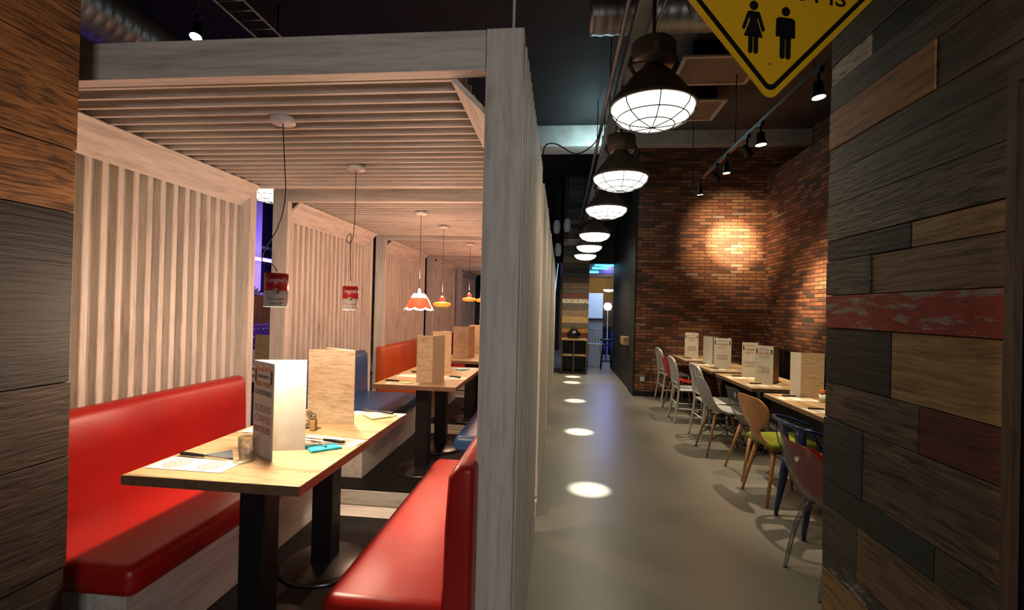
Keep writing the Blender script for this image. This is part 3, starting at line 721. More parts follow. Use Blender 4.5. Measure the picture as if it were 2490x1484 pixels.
# ------------------------------------------------------------------ booth pendant lamps
ZS = 2.29
def canopy_cord(t, x, y, z_end, path=None):
    MB().lathe([(.001, -.024), (.05, -.022), (.052, 0), (.001, 0)], (x, y, ZS), 28).build('ceiling_canopy', 'whiteplastic', t)
    pts = path or [(x, y, ZS-.02), (x, y, z_end)]
    MB().tube([tuple(p) for p in cr(pts, 24)] if len(pts) > 2 else pts, .0022, 6).build('cord', 'wire', t)
for (x, y, xc, yc, zt, lb, loop) in [(-1.205, 1.93, -1.172, 1.862, 1.618, 'red and white soup-can pendant lamp over the front table of the nearest booth', 0),
                                (-1.19, 2.63, -1.20, 2.62, 1.60, 'red and white soup-can pendant lamp over the back table of the nearest booth', 1)]:
    t = thing('can_pendant', lb, 'pendant lamp', (xc, yc, zt), 'soup can pendant lamps')
    h = .138 if not loop else .135; r = .0455 if not loop else .043
    if loop: path = [(x, y, ZS-.02), (x+.0, y, 2.0), (x-.01, y, 1.87), (x-.035, y, 1.85), (x-.045, y, 1.88), (x-.02, y, 1.9), (x-.02, y, 1.8), (xc, yc, zt+.03)]
    else: path = [(x, y, ZS-.02), (x+.012, y, 2.1), (x+.02, y, 1.95), (x-.01, y, 1.82), (x-.07, y, 1.72), (x-.075, y, 1.67), (x-.03, y, 1.66), (xc, yc, zt+.01)]
    canopy_cord(t, x, y, zt, path)
    b = MB().lathe([(r*.6, .0), (r*.98, 0), (r*1.02, -.004), (r*.99, -.008), (r, -.008), (r, -h*.52)], (xc, yc, zt), 40).build('label_upper', 'canred', t)
    MB().lathe([(r, -h*.52), (r, -h+.006), (r*1.02, -h+.004), (r*1.0, -h), (r*.9, -h), (r*.9, -.015), (r*.3, -.012)], (xc, yc, zt), 40).build('label_lower', 'canwhite', t)
    MB().lathe([(.001, -.012), (.03, -.012), (.036, -.05), (.03, -h+.03), (.001, -h+.025)], (xc, yc, zt), 20).build('bulb', 'bulb', t) if False else None
    MB().lathe([(.001, -h*.5), (.025, -h*.55), (.032, -h*.75), (.025, -h*.92), (.001, -h*.95)], (xc, yc, zt), 20).build('bulb', 'glasslamp', t)
    # the lettering bends round the can
    m_ = MB(); mats = ['canwhite', 'canred', 'ink', 'gold']
    view = math.atan2(-yc, -xc)
    def wrap(text, hh, zz, mi, width):
        cu = bpy.data.curves.new('t', 'FONT'); cu.body = text; cu.size = hh*1.38; cu.align_x = 'CENTER'; cu.resolution_u = 2; cu.extrude = .0004
        ob = bpy.data.objects.new('t', cu); COL.objects.link(ob); bpy.context.view_layer.update()
        me = bpy.data.meshes.new_from_object(ob.evaluated_get(bpy.context.evaluated_depsgraph_get()))
        bpy.data.objects.remove(ob); bpy.data.curves.remove(cu)
        w = max(v.co.x for v in me.vertices)-min(v.co.x for v in me.vertices)
        vs = []
        for v in me.vertices:
            a = view+v.co.x*width/w/r; R2 = r+.0008+v.co.z
            vs.append((xc+R2*math.cos(a), yc+R2*math.sin(a), zt+zz+v.co.y))
        m_.add(vs, [tuple(p.vertices) for p in me.polygons], mi); bpy.data.meshes.remove(me)
    wrap("Campbell's", .019, -h*.27, 0, .085); wrap('Tomato', .013, -h*.80, 1, .062); wrap('SOUP', .010, -h*.93, 2, .05)
    for k in range(16):
        a0, a1 = 2*PI*k/16, 2*PI*(k+1)/16
        def pt(a, rr):
            q = view+rr*math.cos(a)/r; return (xc+(r+.0012)*math.cos(q), yc+(r+.0012)*math.sin(q), zt-h*.53+rr*math.sin(a))
        m_.add([pt(0, 0), pt(a0, .012), pt(a1, .012)], [(0, 1, 2)], 3)
    m_.build('label_print', mats, t)
    lamp('can_light', 'SPOT', (xc, yc, zt-h-.01), 36, (1, .86, .62), (xc, yc, 0), .03, 110, .65, t)
    lamp('can_fill', 'POINT', (xc, yc, zt-h-.03), 24, (1, .70, .50), None, .04, parent=t)  # added fill below the can, tinted warm to brighten walls and roof slats
MT['redglass'] = flat('red_glass_petal', (.9, .12, .06), .15, 0, 0, .3)
n_ = MT['redglass'].node_tree.nodes['Principled BSDF']; n_.inputs['Emission Color'].default_value = (1, .10, .04, 1); n_.inputs['Emission Strength'].default_value = 1.0
MT['amberglass'] = flat('amber_lamp_plastic', (.9, .3, .05), .2, 0, 0, .2)
n_ = MT['amberglass'].node_tree.nodes['Principled BSDF']; n_.inputs['Emission Color'].default_value = (1, .20, .02, 1); n_.inputs['Emission Strength'].default_value = 1.3
MT['bulb'] = emit('warm_bulb', (1, .82, .6), 8)
MT['whiteglow'] = emit('glowing_white_petal', (1, .72, .55), 1.6)
# flower-skirt pendant
x, y, zb = -1.19, 3.92, 1.475
t = thing('petal_pendant', 'pendant lamp with red and white scalloped petal skirt in the second booth', 'pendant lamp', (x, y, zb), 'coloured pendant lamps in the booths')
canopy_cord(t, x, y, zb+.17)
m_ = MB(); N = 48
G = []
for i in range(9):
    u = i/8; row = []
    rad = .045+.07*u**.8; zz = zb+.125*(1-u)**1.1
    for k in range(N+1):
        a = 2*PI*k/N; s = abs(math.sin(a*4))
        row.append((x+(rad+.012*u*s)*math.cos(a), y+(rad+.012*u*s)*math.sin(a), zz-.018*u*s))
    G.append(row)
m_.grid(G)
for fi in range(len(m_.m)): m_.m[fi] = 1 if fi//N in (0, 1, 7) and True else 0
m_.build('petal_skirt', ['redglass', 'whiteglow'], t, solid=.002)
MB().lathe([(.001, .17), (.012, .165), (.028, .13), (.046, .125), (.044, .12), (.001, .12)], (x, y, zb), 24).build('lamp_cap', 'chrome', t)
MB().lathe([(.001, .118), (.03, .115), (.045, .07), (.035, .03), (.001, .015)], (x, y, zb), 20).build('bulb', 'bulb', t)
lamp('petal_light', 'SPOT', (x, y, zb-.02), 18, (1, .75, .5), (x, y, 0), .06, 140, .6, t)
lamp('petal_up_fill', 'POINT', (x, y, zb+.25), 15, (1, .54, .37), None, .06, parent=t)  # added fill above the lamp cap, tinted pink for the booth slats
def amber(x, y, zb, r, lb, e=12):
    t = thing('amber_pendant', lb, 'pendant lamp', (x, y, zb), 'coloured pendant lamps in the booths')
    canopy_cord(t, x, y, zb+r*1.1)
    MB().lathe([(.001, r*1.15), (r*.12, r*1.1), (r*.28, r*.85), (r*.3, r*.5), (r*.5, r*.42)], (x, y, zb), 24).build('lamp_neck', 'redplastic', t)
    MB().lathe([(r*.25, r*.48), (r*.8, r*.38), (r, r*.22), (r*.8, r*.0), (r*.6, -r*.08)], (x, y, zb), 32).build('shade', 'amberglass', t, solid=.002)
    MB().lathe([(.001, r*.4), (r*.3, r*.35), (r*.5, r*.1), (r*.4, -.02*r), (.001, -r*.08)], (x, y, zb), 20).build('bulb', 'bulb', t)
    lamp('amber_light', 'SPOT', (x, y, zb-.04), e, (1, .75, .5), (x, y, 0), .05, 150, .6, t)
    lamp('amber_up_fill', 'POINT', (x, y, zb+r*1.5), e*.95, (1, .50, .33), None, .05, parent=t)  # added pinkish fill over the lamp, brightens the booth around it
amber(-1.17, 4.62, 1.50, .09, 'orange glass pendant lamp just right of the petal-skirted one in the second booth', 14)
amber(-1.14, 5.85, 1.575, .088, 'left of the two small orange pendant lamps in the third booth')
amber(-1.08, 6.45, 1.575, .088, 'right of the two small orange pendant lamps in the third booth')
amber(-1.1, 8.5, 1.6, .09, 'small orange pendant lamp in the fourth booth, almost hidden by the white post')

# ------------------------------------------------------------------ industrial pendants along the aisle
def industrial(x, y, z, e, label, group, spot=None, r=.243, beam=9, rod=3.496):
    t = thing('industrial_pendant', label, 'pendant lamp', (x, y, z), group)
    MB().lathe([(r*1.0, -.004), (r*1.02, 0), (r*1.02, .02), (r*.97, .03), (r*.86, .065), (r*.62, .14), (r*.38, .205), (r*.27, .225), (r*.25, .24), (.001, .24)], (x, y, z), 48).build('lamp_shade', 'bronze', t)
    MB().lathe([(r*.24, .235), (r*.24, .25), (r*.50, .255), (r*.52, .265), (r*.52, .36), (r*.48, .372), (.001, .375)], (x, y, z), 40).build('ballast_housing', 'bronze', t)
    for s in (-1, 1): MB().tube([(x+s*r*.50, y, z+.30), (x+s*r*.56, y, z+.25), (x+s*r*.46, y, z+.2), (x+s*r*.36, y, z+.195)], [.012, .016, .016, .01], 8).build('side_lug', 'bronze', t)
    MB().lathe([(r*.97, 0), (r*.93, -.03), (r*.78, -.068), (r*.5, -.098), (r*.25, -.108), (.001, -.111)], (x, y, z), 40).build('lamp_glass', 'glasslamp', t)
    m_ = MB()
    for k in range(4):
        a = k*PI/4; m_.tube([(x+q*math.cos(a), y+q*math.sin(a), z+zz) for q, zz in [(-r*1.01, .005), (-r*.97, -.034), (-r*.8, -.074), (-r*.5, -.104), (0, -.118), (r*.5, -.104), (r*.8, -.074), (r*.97, -.034), (r*1.01, .005)]], .0034, 5)
    for q, zz in ((.52, -.104), (.84, -.07)):
        m_.tube([(x+r*q*math.cos(2*PI*k/32), y+r*q*math.sin(2*PI*k/32), z+zz) for k in range(32)], .0034, 5, closed=True)
    m_.build('wire_guard', 'wire', t)
    MB().tube([(x, y, z+.37), (x, y, rod)], .011, 8).build('hanging_rod', 'black', t)
    lamp('pendant_light', 'SPOT', (x, y, z-.13), e, (1, .82, .52), (x, y, 0), .16, 150, .7, t)
    if spot:
        lamp('floor_pool_beam', 'SPOT', (x, y, z-.13), spot[3], (1, .95, .8), spot[:3], .012, beam, .8, t)  # narrow beam added under the pendant to throw a light pool on the floor
    return t
LY = [2.825, 4.317, 5.656, 7.58, 9.03, 10.47]
TG = [(.27, 4.04), (.26, 5.91), (.27, 7.9), (.26, 9.86), (.3, 10.7)]
nm = ['largest and nearest caged industrial pendant lamp over the aisle', 'second caged industrial pendant lamp over the aisle', 'third caged industrial pendant lamp over the aisle',
      'fourth caged industrial pendant lamp over the aisle, half hidden behind the third', 'fifth caged industrial pendant lamp over the aisle', 'sixth and farthest caged industrial pendant lamp over the aisle']
for i, y in enumerate(LY):
    industrial(.50, y, 2.68, 34 if i < 5 else 160, nm[i], 'industrial pendants over the aisle', None if i == 0 else (*TG[i-1], 0, 1500))
for i, (x, y) in enumerate([(-3.15, 4.9), (-4.7, 10.8), (-2.85, 16.0)]):
    industrial(x, y, 2.7, 70, ['bright industrial pendant lamp behind the left corner of the nearest booth', 'industrial pendant lamp seen in the gap between the second and third booths',
               'distant industrial pendant lamp at the far end beyond the booths'][i], 'industrial pendants behind the booths', r=.30 if i == 0 else .243, rod=4.75)
# steel channel carrying the aisle lamps, with its conduit
t = thing('lamp_channel', 'long perforated steel channel with conduits running above the aisle pendants', 'lighting channel', (.5, 6, 3.42))
MB().box(.44, .45, .8, 12, 3.42, 3.50).box(.55, .56, .8, 12, 3.42, 3.50).box(.44, .56, .8, 12, 3.495, 3.505).build('channel', 'steel', t)
MB().tube([(.385, .8, 3.47), (.385, 12, 3.47)], .018, 8).tube([(.62, .8, 3.48), (.62, 12, 3.48)], .012, 8).build('conduit', 'steel', t)
m_ = MB()
for y in (1.5, 3.5, 5.5, 7.5, 9.5, 11.5): m_.tube([(.5, y, 3.5), (.5, y, 4.75)], .006, 6)
m_.build('threaded_rods', 'black', t)

# ------------------------------------------------------------------ ceiling equipment
def cassette(x0, x1, y0, y1, label):
    t = thing('ceiling_cassette', label, 'air vent', ((x0+x1)/2, (y0+y1)/2, 4.4), 'square ceiling panels')
    f = .045
    MB().box(x0, x1, y0, y0+f, 4.385, 4.41).box(x0, x1, y1-f, y1, 4.385, 4.41).box(x0, x0+f, y0+f, y1-f, 4.385, 4.41).box(x1-f, x1, y0+f, y1-f, 4.385, 4.41).build('frame', 'acframe', t, bevel=.003)
    MB().box(x0+f, x1-f, y0+f, y1-f, 4.395, 4.405).build('grille', 'acmesh', t)
    MB().box(x0+.12, x1-.12, y0+.1, y1-.1, 4.41, 4.62).build('casing', 'black', t)
cassette(1.32, 2.25, 5.55, 6.26, 'framed square ceiling panel nearer the viewer, partly behind the yellow sign')
cassette(1.28, 2.19, 6.70, 7.42, 'framed square ceiling panel farther back, right of the nearest lamp')
# spot track on the right
t = thing('lighting_track', 'black lighting track running below the ceiling toward the brick wall', 'lighting track', (2.05, 5, 3.5))
MB().box(2.03, 2.07, 1.9, 8.3, 3.5, 3.535).build('rail', 'black', t)
m_ = MB()
for y in (2.4, 4.2, 6.0, 7.9): m_.tube([(2.05, y, 3.535), (2.05, y, 4.63)], .006, 6)
m_.build('suspension_wires', 'black', t)
def spot(x, y, ztop, aim, label, e, angle=34, col=(1, .72, .42), r=.052, group='spotlights on the right track', drop=.16, blend=.7, rod=None, core=None):
    t = thing('track_spotlight', label, 'spotlight', (x, y, ztop), group)
    MB().box(x-.02, x+.02, y-.05, y+.05, ztop-.03, ztop).build('track_adapter', 'black', t, bevel=.003)
    MB().tube([(x, y, ztop-.03), (x, y, ztop-drop+.06)], .012, 8).build('stem', 'black', t)
    if rod: MB().tube([(x, y, ztop), (x, y, rod)], .008, 6).build('rod', 'black', t)
    c = Vector((x, y, ztop-drop)); d = (Vector(aim)-c).normalized()
    m_ = MB(); m_.tube([c-d*.07, c-d*.065, c+d*.02, c+d*.055, c+d*.06], [r*.4, r*.62, r*.7, r, r], 20)
    m_.build('lamp_head', 'black', t)
    m_ = MB(); m_.tube([c+d*.058, c+d*.064], [r*.82, r*.82], 20); m_.build('lens', 'spotlens', t)
    if core: lamp('spot_core', 'SPOT', c+d*.075, core[0], col, aim, .02, core[1], 1, t)
    if e: lamp('spot_beam', 'SPOT', c+d*.075, e, col, aim, .03, angle, blend, t)
    return t
MT['spotlens'] = emit('lit_spot_lens', (1, .9, .72), 6)
spot(2.05, 4.12, 3.5, (2.25, 4.0, .75), 'nearest black track spotlight, hanging below the tip of the yellow sign', 230, 50, (1, .78, .5), .06)
spot(2.05, 5.25, 3.5, (2.25, 5.2, .75), 'square-shaped black track spotlight with a grey bracket, second along the track', 230, 50, (1, .78, .5), .065)
spot(2.05, 5.62, 3.5, (3.48, 6.95, 1.78), 'black track spotlight just below the bracketed one, third along the track', 220, 44, blend=1, core=(1100, 22))
spot(2.05, 6.3, 3.5, (2.25, 6.3, .75), 'upper of the two close black track spotlights near the brick wall', 230, 50, (1, .78, .5))
spot(2.05, 6.7, 3.5, (2.9, 8.6, 2.72), 'lower of the two close black track spotlights near the brick wall', 330, 56, blend=1, core=(1900, 26))
spot(2.05, 7.45, 3.5, (2.3, 7.8, .75), 'last black track spotlight at the far end of the track', 230, 50, (1, .78, .5))
spot(-2.93, 3.5, 3.80, (-2.6, 2.4, .2), 'lone spotlight hanging above the beam of the nearest booth', 30, 60, group='spotlights left of the aisle', rod=4.75)
# cable ladder upper left
t = thing('cable_ladder', 'steel cable ladder under the black ceiling above the nearest booth', 'cable ladder', (-2.6, 3.4, 3.6))
def ladder(p0, p1, w):
    p0, p1 = Vector(p0), Vector(p1); d = (p1-p0); n_ = Vector((1, 0, 0))*w
    m_ = MB()
    for s in (0, 1): m_.tube([p0+n_*s, p1+n_*s], .012, 6)
    k = 0
    while k < d.length: m_.tube([p0+d.normalized()*k, p0+d.normalized()*k+n_], .006, 5); k += .12
    m_.build('rungs', 'steel', t)
ladder((-2.6, 2.2, 3.72), (-2.6, 6, 3.72), .22)
m_ = MB()
for y in (2.6, 4, 5.4): m_.tube([(-2.6, y, 3.72), (-2.6, y, 4.75)], .006, 6)
m_.build('hangers', 'black', t)
# corrugated duct upper left, ribbed
t = thing('spiral_duct', 'shiny ribbed metal duct at the upper left above the first booth', 'duct', (-4.0, 3, 3.7))
prof = []
m_ = MB(); pts = []; rr = []
for k in range(160): pts.append((-4.05, 1.6+k*.03, 3.95)); rr.append(.24+(.012 if k % 3 == 0 else 0))
m_.tube(pts, rr, 28); m_.build('duct_body', 'steel', t)
m_ = MB()
for y in (2.5, 4.2): m_.tube([(-4.05, y, 4.18), (-4.05, y, 4.75)], .006, 6)
m_.build('hangers', 'black', t)
lamp('duct_spot', 'SPOT', (-2.9, 3.4, 3.3), 3, (.8, .9, 1), (-4.0, 3.0, 3.9), .05, 60, .5)
# silver ducts above the big pendant
t = thing('silver_duct', 'silver ventilation duct with clamps above the nearest industrial lamp', 'duct', (.9, 3.6, 3.9))
m_ = MB(); pts = []; rr = []
for k in range(60): pts.append((.2+k*.035, 4.4, 4.2)); rr.append(.17+(.008 if k % 3 == 0 else 0))
m_.tube(pts, rr, 24); m_.build('cross_duct', 'steel', t)
m_ = MB(); pts = [(1.15, 3.0+k*.06, 4.18) for k in range(24)]; m_.tube(pts, [.13+(.006 if k % 4 == 0 else 0) for k in range(24)], 24); m_.build('branch_duct', 'steel', t)
m_ = MB(); m_.tube([(.5, 4.4, 4.36), (.5, 4.4, 4.75)], .008, 6).tube([(1.6, 4.4, 4.36), (1.6, 4.4, 4.75)], .008, 6); m_.build('hangers', 'black', t)
# fluorescent tube by the concrete beam
MT['tube'] = emit('lit_fluorescent_tube', (.55, .95, 1), 14)
t = thing('fluorescent_tube', 'bluish white fluorescent tube hanging in front of the concrete beam', 'tube light', (.66, 8.1, 4.2))
MB().tube([(.64, 8.05, 4.14), (.68, 8.05, 4.38)], .02, 12).build('tube', 'tube', t)
MB().box(.62, .70, 8.08, 8.14, 4.1, 4.42).build('fitting', 'black', t)
MB().tube([(.66, 8.11, 4.42), (.66, 8.11, 4.75)], .008, 6).build('hanger', 'black', t)
lamp('tube_light', 'POINT', (.48, 8.0, 4.22), 24, (.6, .95, 1), None, .06, parent=t)
t = thing('ceiling_cable', 'thin black cable looping from the second booth rod up to the lamp channel', 'cable', (-.1, 4.7, 3.2))
MB().tube([tuple(p) for p in cr([(-.2, 4.4, 2.86), (-.18, 4.45, 3.02), (-.08, 4.7, 3.12), (.12, 5.0, 3.12), (.3, 5.1, 3.25), (.40, 5.2, 3.45)], 30)], .006, 6).build('cable', 'black', t)

# ------------------------------------------------------------------ yellow diamond sign
t = thing('restroom_sign', 'yellow diamond road-style sign with black woman and man pictograms beside the plank wall', 'sign', (.548, 1.35, 2.09))
SV = Vector((.548, 1.35, 2.088)); SA = math.radians(16); SD = Vector((math.cos(SA), math.sin(SA), 0)); SN = Vector((math.sin(SA), -math.cos(SA), 0))
hd = .365
def sp(a, z, off=0): return SV+SD*a+Vector((0, 0, z))+SN*off
def diamond(zc, h, rc, n=6):
    out = []
    for k in range(4):
        a = -PI/2+k*PI/2; c = ((h-rc*1.414)*math.cos(a), zc+(h-rc*1.414)*math.sin(a))
        for j in range(n+1):
            b = a-PI/4+j*PI/2/n; out.append((c[0]+rc*math.cos(b), c[1]+rc*math.sin(b)))
    return out
zc = hd-.014
MB().prism([sp(a, z) for a, z in diamond(zc, hd, .03)], -SN*.003).build('sign_plate', 'signyellow', t)
Do, Di = diamond(zc, hd-.022, .024), diamond(zc, hd-.040, .016)
m_ = MB(); n = len(Do); m_.add([sp(a, z, .0012) for a, z in Do+Di], [(i, (i+1) % n, n+(i+1) % n, n+i) for i in range(n)]); m_.build('border_line', 'signblack', t, solid=.001)
def poly(m_, P_): m_.prism([sp(a, z, .002) for a, z in P_], -SN*.0018)
def disc(m_, x, z, r, n=20): poly(m_, [(x+r*math.cos(2*PI*k/n), z+r*math.sin(2*PI*k/n)) for k in range(n)])
def capsule(m_, x0, z0, x1, z1, r, n=8):
    d = Vector((x1-x0, z1-z0)); a = math.atan2(d.y, d.x); P_ = []
    for k in range(n+1): q = a+PI/2+PI*k/n; P_.append((x0+r*math.cos(q), z0+r*math.sin(q)))
    for k in range(n+1): q = a-PI/2+PI*k/n; P_.append((x1+r*math.cos(q), z1+r*math.sin(q)))
    poly(m_, P_)
wx, hz = -.054, .240
m_ = MB(); disc(m_, wx, hz, .0125)
poly(m_, [(wx-.013, hz-.016), (wx+.013, hz-.016), (wx+.011, hz-.040), (wx+.028, hz-.084), (wx-.028, hz-.084), (wx-.011, hz-.040)])
capsule(m_, wx-.014, hz-.021, wx-.029, hz-.062, .0048); capsule(m_, wx+.014, hz-.021, wx+.029, hz-.062, .0048)
capsule(m_, wx-.008, hz-.082, wx-.008, hz-.123, .0064); capsule(m_, wx+.008, hz-.082, wx+.008, hz-.123, .0064); m_.build('woman_pictogram', 'signblack', t)
wx, hz = .0434, .236
m_ = MB(); disc(m_, wx, hz, .0125)
poly(m_, [(wx-.027, hz-.022), (wx-.020, hz-.017), (wx+.020, hz-.017), (wx+.027, hz-.022), (wx+.017, hz-.075), (wx-.017, hz-.075)])
capsule(m_, wx-.0235, hz-.025, wx-.0245, hz-.066, .0052); capsule(m_, wx+.0235, hz-.025, wx+.0245, hz-.066, .0052)
capsule(m_, wx-.009, hz-.072, wx-.009, hz-.122, .0076); capsule(m_, wx+.009, hz-.072, wx+.009, hz-.122, .0076); m_.build('man_pictogram', 'signblack', t)
lettering('sign_lettering', [('RESTROOMS', -.01, .0, .05, 'signblack', .48)], t, sp(0, .273), SD, (0, 0, 1))
MB().lathe([(.004, -.001), (.004, .001), (.001, .002)], sp(-.005, .0865, .002), 10).build('fixing_bolt', 'steel', t)
MB().tube([sp(hd-.06, zc, -.006), (XW+.005, 1.47, 2.088+zc)], .008, 8).build('mounting_bar', 'steel', t)

# ------------------------------------------------------------------ chairs (built facing +X, origin on the floor)
GC = 'mixed chairs along the right-hand tables'
def shell(prof, wid, curl, n=20, m=13, mat=None):
    """prof: (x,z) from the top of the back to the front of the seat; wid: half widths; curl: how far the rims bend in"""
    S = cr([(p[0], p[1], w, c) for p, w, c in zip(prof, wid, curl)], n); G = []
    for i in range(n):
        x, z, w, c = S[i]
        a = S[max(i-1, 0)]; b = S[min(i+1, n-1)]
        tx, tz = b[0]-a[0], b[1]-a[1]; L = math.hypot(tx, tz) or 1; nx, nz = -tz/L, tx/L     # toward the sitter
        if nx*1 + nz*1 < 0: nx, nz = -nx, -nz
        G.append([(x+nx*c*abs(v)**2.2, v*w, z+nz*c*abs(v)**2.2) for v in np.linspace(-1, 1, m)])
    return MB().grid(G)
def navy_chair(label):
    t = thing('aluminium_chair', label, 'chair', (0, 0, 0), GC)
    MB().box(-.19, .2, -.205, .205, .435, .462).build('seat', 'alu', t, bevel=.012, seg=3)
    for s in (-1, 1):
        MB().tube([tuple(p) for p in cr([(-.255, s*.20, 0), (-.225, s*.19, .2), (-.20, s*.185, .42), (-.21, s*.185, .55)], 10)], .0155, 8).build('leg', 'alu', t)
        MB().tube([(.19, s*.19, .44), (.20, s*.195, .2), (.205, s*.2, 0)], .014, 8).build('leg', 'alu', t)
    arch = cr([(-.205, -.185, .50), (-.225, -.19, .68), (-.255, -.18, .81), (-.275, -.12, .865), (-.28, 0, .875), (-.275, .12, .865), (-.255, .18, .81), (-.225, .19, .68), (-.205, .185, .50)], 40)
    MB().tube([tuple(p) for p in arch], .019, 8).tube([(-.212, -.185, .53), (-.212, .185, .53)], .013, 8).build('back_frame', 'alu', t)
    m_ = MB()
    for k in (-.095, 0, .095):
        pts = cr([(-.212, k, .53), (-.238, k, .68), (-.268, k, .855)], 6)
        m_.grid([[(p[0], p[1]-.026, p[2]) for p in pts], [(p[0], p[1]+.026, p[2]) for p in pts]])
    m_.build('back_slats', 'alu', t, solid=.008)
    m_ = MB()
    for s in (-1, 1): m_.tube([(-.23, s*.19, .2), (.2, s*.195, .2)], .009, 6)
    m_.tube([(-.22, -.19, .27), (-.22, .19, .27)], .009, 6).tube([(.2, -.195, .27), (.2, .195, .27)], .009, 6)
    m_.build('stretchers', 'alu', t)
    return t
def shell_chair(name, label, mat, legmat='beech', wood=True, extra=None):
    t = thing(name, label, 'chair', (0, 0, 0), GC)
    prof = [(-.29, .815), (-.282, .79), (-.262, .70), (-.225, .58), (-.175, .49), (-.09, .445), (.05, .437), (.17, .445), (.215, .425)]
    wid = [.10, .165, .205, .215, .225, .235, .235, .22, .19]; cu = [.02, .035, .055, .06, .065, .05, .03, .012, 0]
    shell(prof, wid, cu).build('seat_shell', mat, t, solid=.007, subd=1)
    for sx in (-1, 1):
        for s in (-1, 1):
            if wood: MB().tube([(sx*.12, s*.12, .43), (sx*.225+.0, s*.205, 0)], [.016, .0105], 10).build('leg', legmat, t)
            else: MB().tube([(sx*.12, s*.12, .43), (sx*.2, s*.2, .02), (sx*.21, s*.2, 0)], .008, 8).build('leg', legmat, t)
    m_ = MB()
    for s in (-1, 1):
        m_.tube([(-.14, s*.135, .36), (.16, s*.16, .18)], .004, 5).tube([(.14, s*.135, .36), (-.16, s*.16, .18)], .004, 5)
        m_.tube([(s*.14, -.135, .36), (s*.16, .16, .18)], .004, 5).tube([(s*.14, .135, .36), (s*.16, -.16, .18)], .004, 5)
    m_.tube([(-.12, -.12, .425), (.12, -.12, .425), (.12, .12, .425), (-.12, .12, .425)], .008, 6, closed=True)
    m_.build('wire_struts', 'black', t)
    return t
def ply_chair(label):
    t = thing('plywood_chair', label, 'chair', (0, 0, 0), GC)
    prof = [(-.285, .835), (-.282, .82), (-.270, .76), (-.252, .68), (-.235, .61), (-.222, .56), (-.20, .50), (-.15, .45), (-.06, .43), (.1, .43), (.2, .435)]
    wid = [.10, .175, .228, .218, .135, .072, .10, .17, .20, .205, .19]; cu = [.004, .012, .03, .03, .012, .006, .008, .01, 0, 0, 0]
    shell(prof, wid, cu, 44, 13).build('plywood_shell', 'ply', t, solid=.010)
    MB().box(-.185, .215, -.2, .2, .44, .495).build('seat_cushion', 'green', t, bevel=.024, seg=4, smooth=True)
    for sx in (-1, 1):
        for s in (-1, 1):
            MB().tube([(sx*.13, s*.13, .425), (sx*.215, s*.19, 0)], [.019, .011], 8).build('leg', 'ply', t)
    MB().box(-.13, .13, -.012, .012, .40, .425).box(-.012, .012, -.13, .13, .40, .425).build('under_frame', 'ply', t)
    return t
def blue_chair(label):
    t = thing('blue_metal_chair', label, 'chair', (0, 0, 0), GC)
    MB().box(-.18, .19, -.19, .19, .437, .458).build('seat', 'bluemetal', t, bevel=.01, seg=3)
    U = cr([(.05, -.265, .66), (-.1, -.27, .71), (-.22, -.235, .735), (-.275, -.12, .745), (-.285, 0, .748), (-.275, .12, .745), (-.22, .235, .735), (-.1, .27, .71), (.05, .265, .66)], 44)
    MB().tube([tuple(p) for p in U], .014, 10).build('top_rail', 'bluemetal', t)
    m_ = MB()
    for s in (-1, 1):
        m_.grid([[(-.17, s*.18, .44), (-.21, s*.20, .56), (-.235, s*.235, .735)], [(-.19, s*.10, .44), (-.235, s*.13, .56), (-.27, s*.15, .74)]])
    m_.grid([[(-.19, -.05, .44), (-.24, -.055, .58), (-.283, -.06, .74)], [(-.19, .05, .44), (-.24, .055, .58), (-.283, .06, .74)]])
    m_.build('back_panels', 'bluemetal', t, solid=.006)
    m_ = MB()
    for s in (-1, 1): m_.tube([(.12, s*.19, .45), (.08, s*.235, .56), (.04, s*.265, .665)], .009, 8)
    m_.build('arm_supports', 'bluemetal', t)
    for sx in (-1, 1):
        for s in (-1, 1):
            a = [Vector((sx*.16, s*.17, .44)), Vector((sx*.215, s*.195, 0))]
            m_ = MB()
            w0, w1 = .032, .016
            m_.tube([a[0], a[0].lerp(a[1], .25), a[1]+Vector((0, 0, .03)), a[1]], [w0, w0*.95, w1, w1*.9], 6)
            m_.build('leg', 'bluemetal', t)
    return t
def bowl_chair(label):
    t = thing('clear_bowl_chair', label, 'chair', (0, 0, 0), GC)
    prof = [(-.295, .80), (-.292, .775), (-.285, .70), (-.262, .60), (-.215, .50), (-.14, .43), (-.02, .395), (.12, .41), (.2, .45), (.23, .475)]
    wid = [.08, .17, .25, .275, .285, .285, .275, .25, .2, .12]; cu = [.01, .03, .08, .12, .13, .11, .08, .05, .02, 0]
    shell(prof, wid, cu, 26, 15).build('outer_shell', 'smoke', t, solid=.004, subd=1)
    p2 = [(x+.016*(1 if z > .5 else .4), z+.014) for x, z in prof][1:]
    shell(p2, [w-.012 for w in wid[1:]], [c+.005 for c in cu[1:]], 26, 15).build('inner_shell', 'redclear', t, solid=.004, subd=1)
    for sx in (-1, 1):
        for s in (-1, 1):
            MB().tube([tuple(p) for p in cr([(sx*.10, s*.12, .415), (sx*.155, s*.15, .3), (sx*.19, s*.165, .14), (sx*.215, s*.17, 0)], 12)], [.016, .016, .015, .015, .014, .014, .013, .013, .012, .012, .011, .011], 10).build('leg', 'clearleg', t)
    return t
MT['clearleg'] = clear('clear_leg_plastic', (.72, .75, .78), .2, .12)
def put(o, x, y, rz=0): o.location = (x, y, 0); o.rotation_euler = (0, 0, rz); return o
nv = put(navy_chair('brushed aluminium chair with vertical back slats, nearest of the aluminium ones'), 1.87, 5.91, .04)
dup(nv, (1.80, 6.78, 0), -.02, 'brushed aluminium chair in the middle of the aluminium ones, a red seat just behind it', GC)
dup(nv, (1.92, 8.3, 0), .06, 'brushed aluminium chair farthest away, standing before the brick corner', GC)
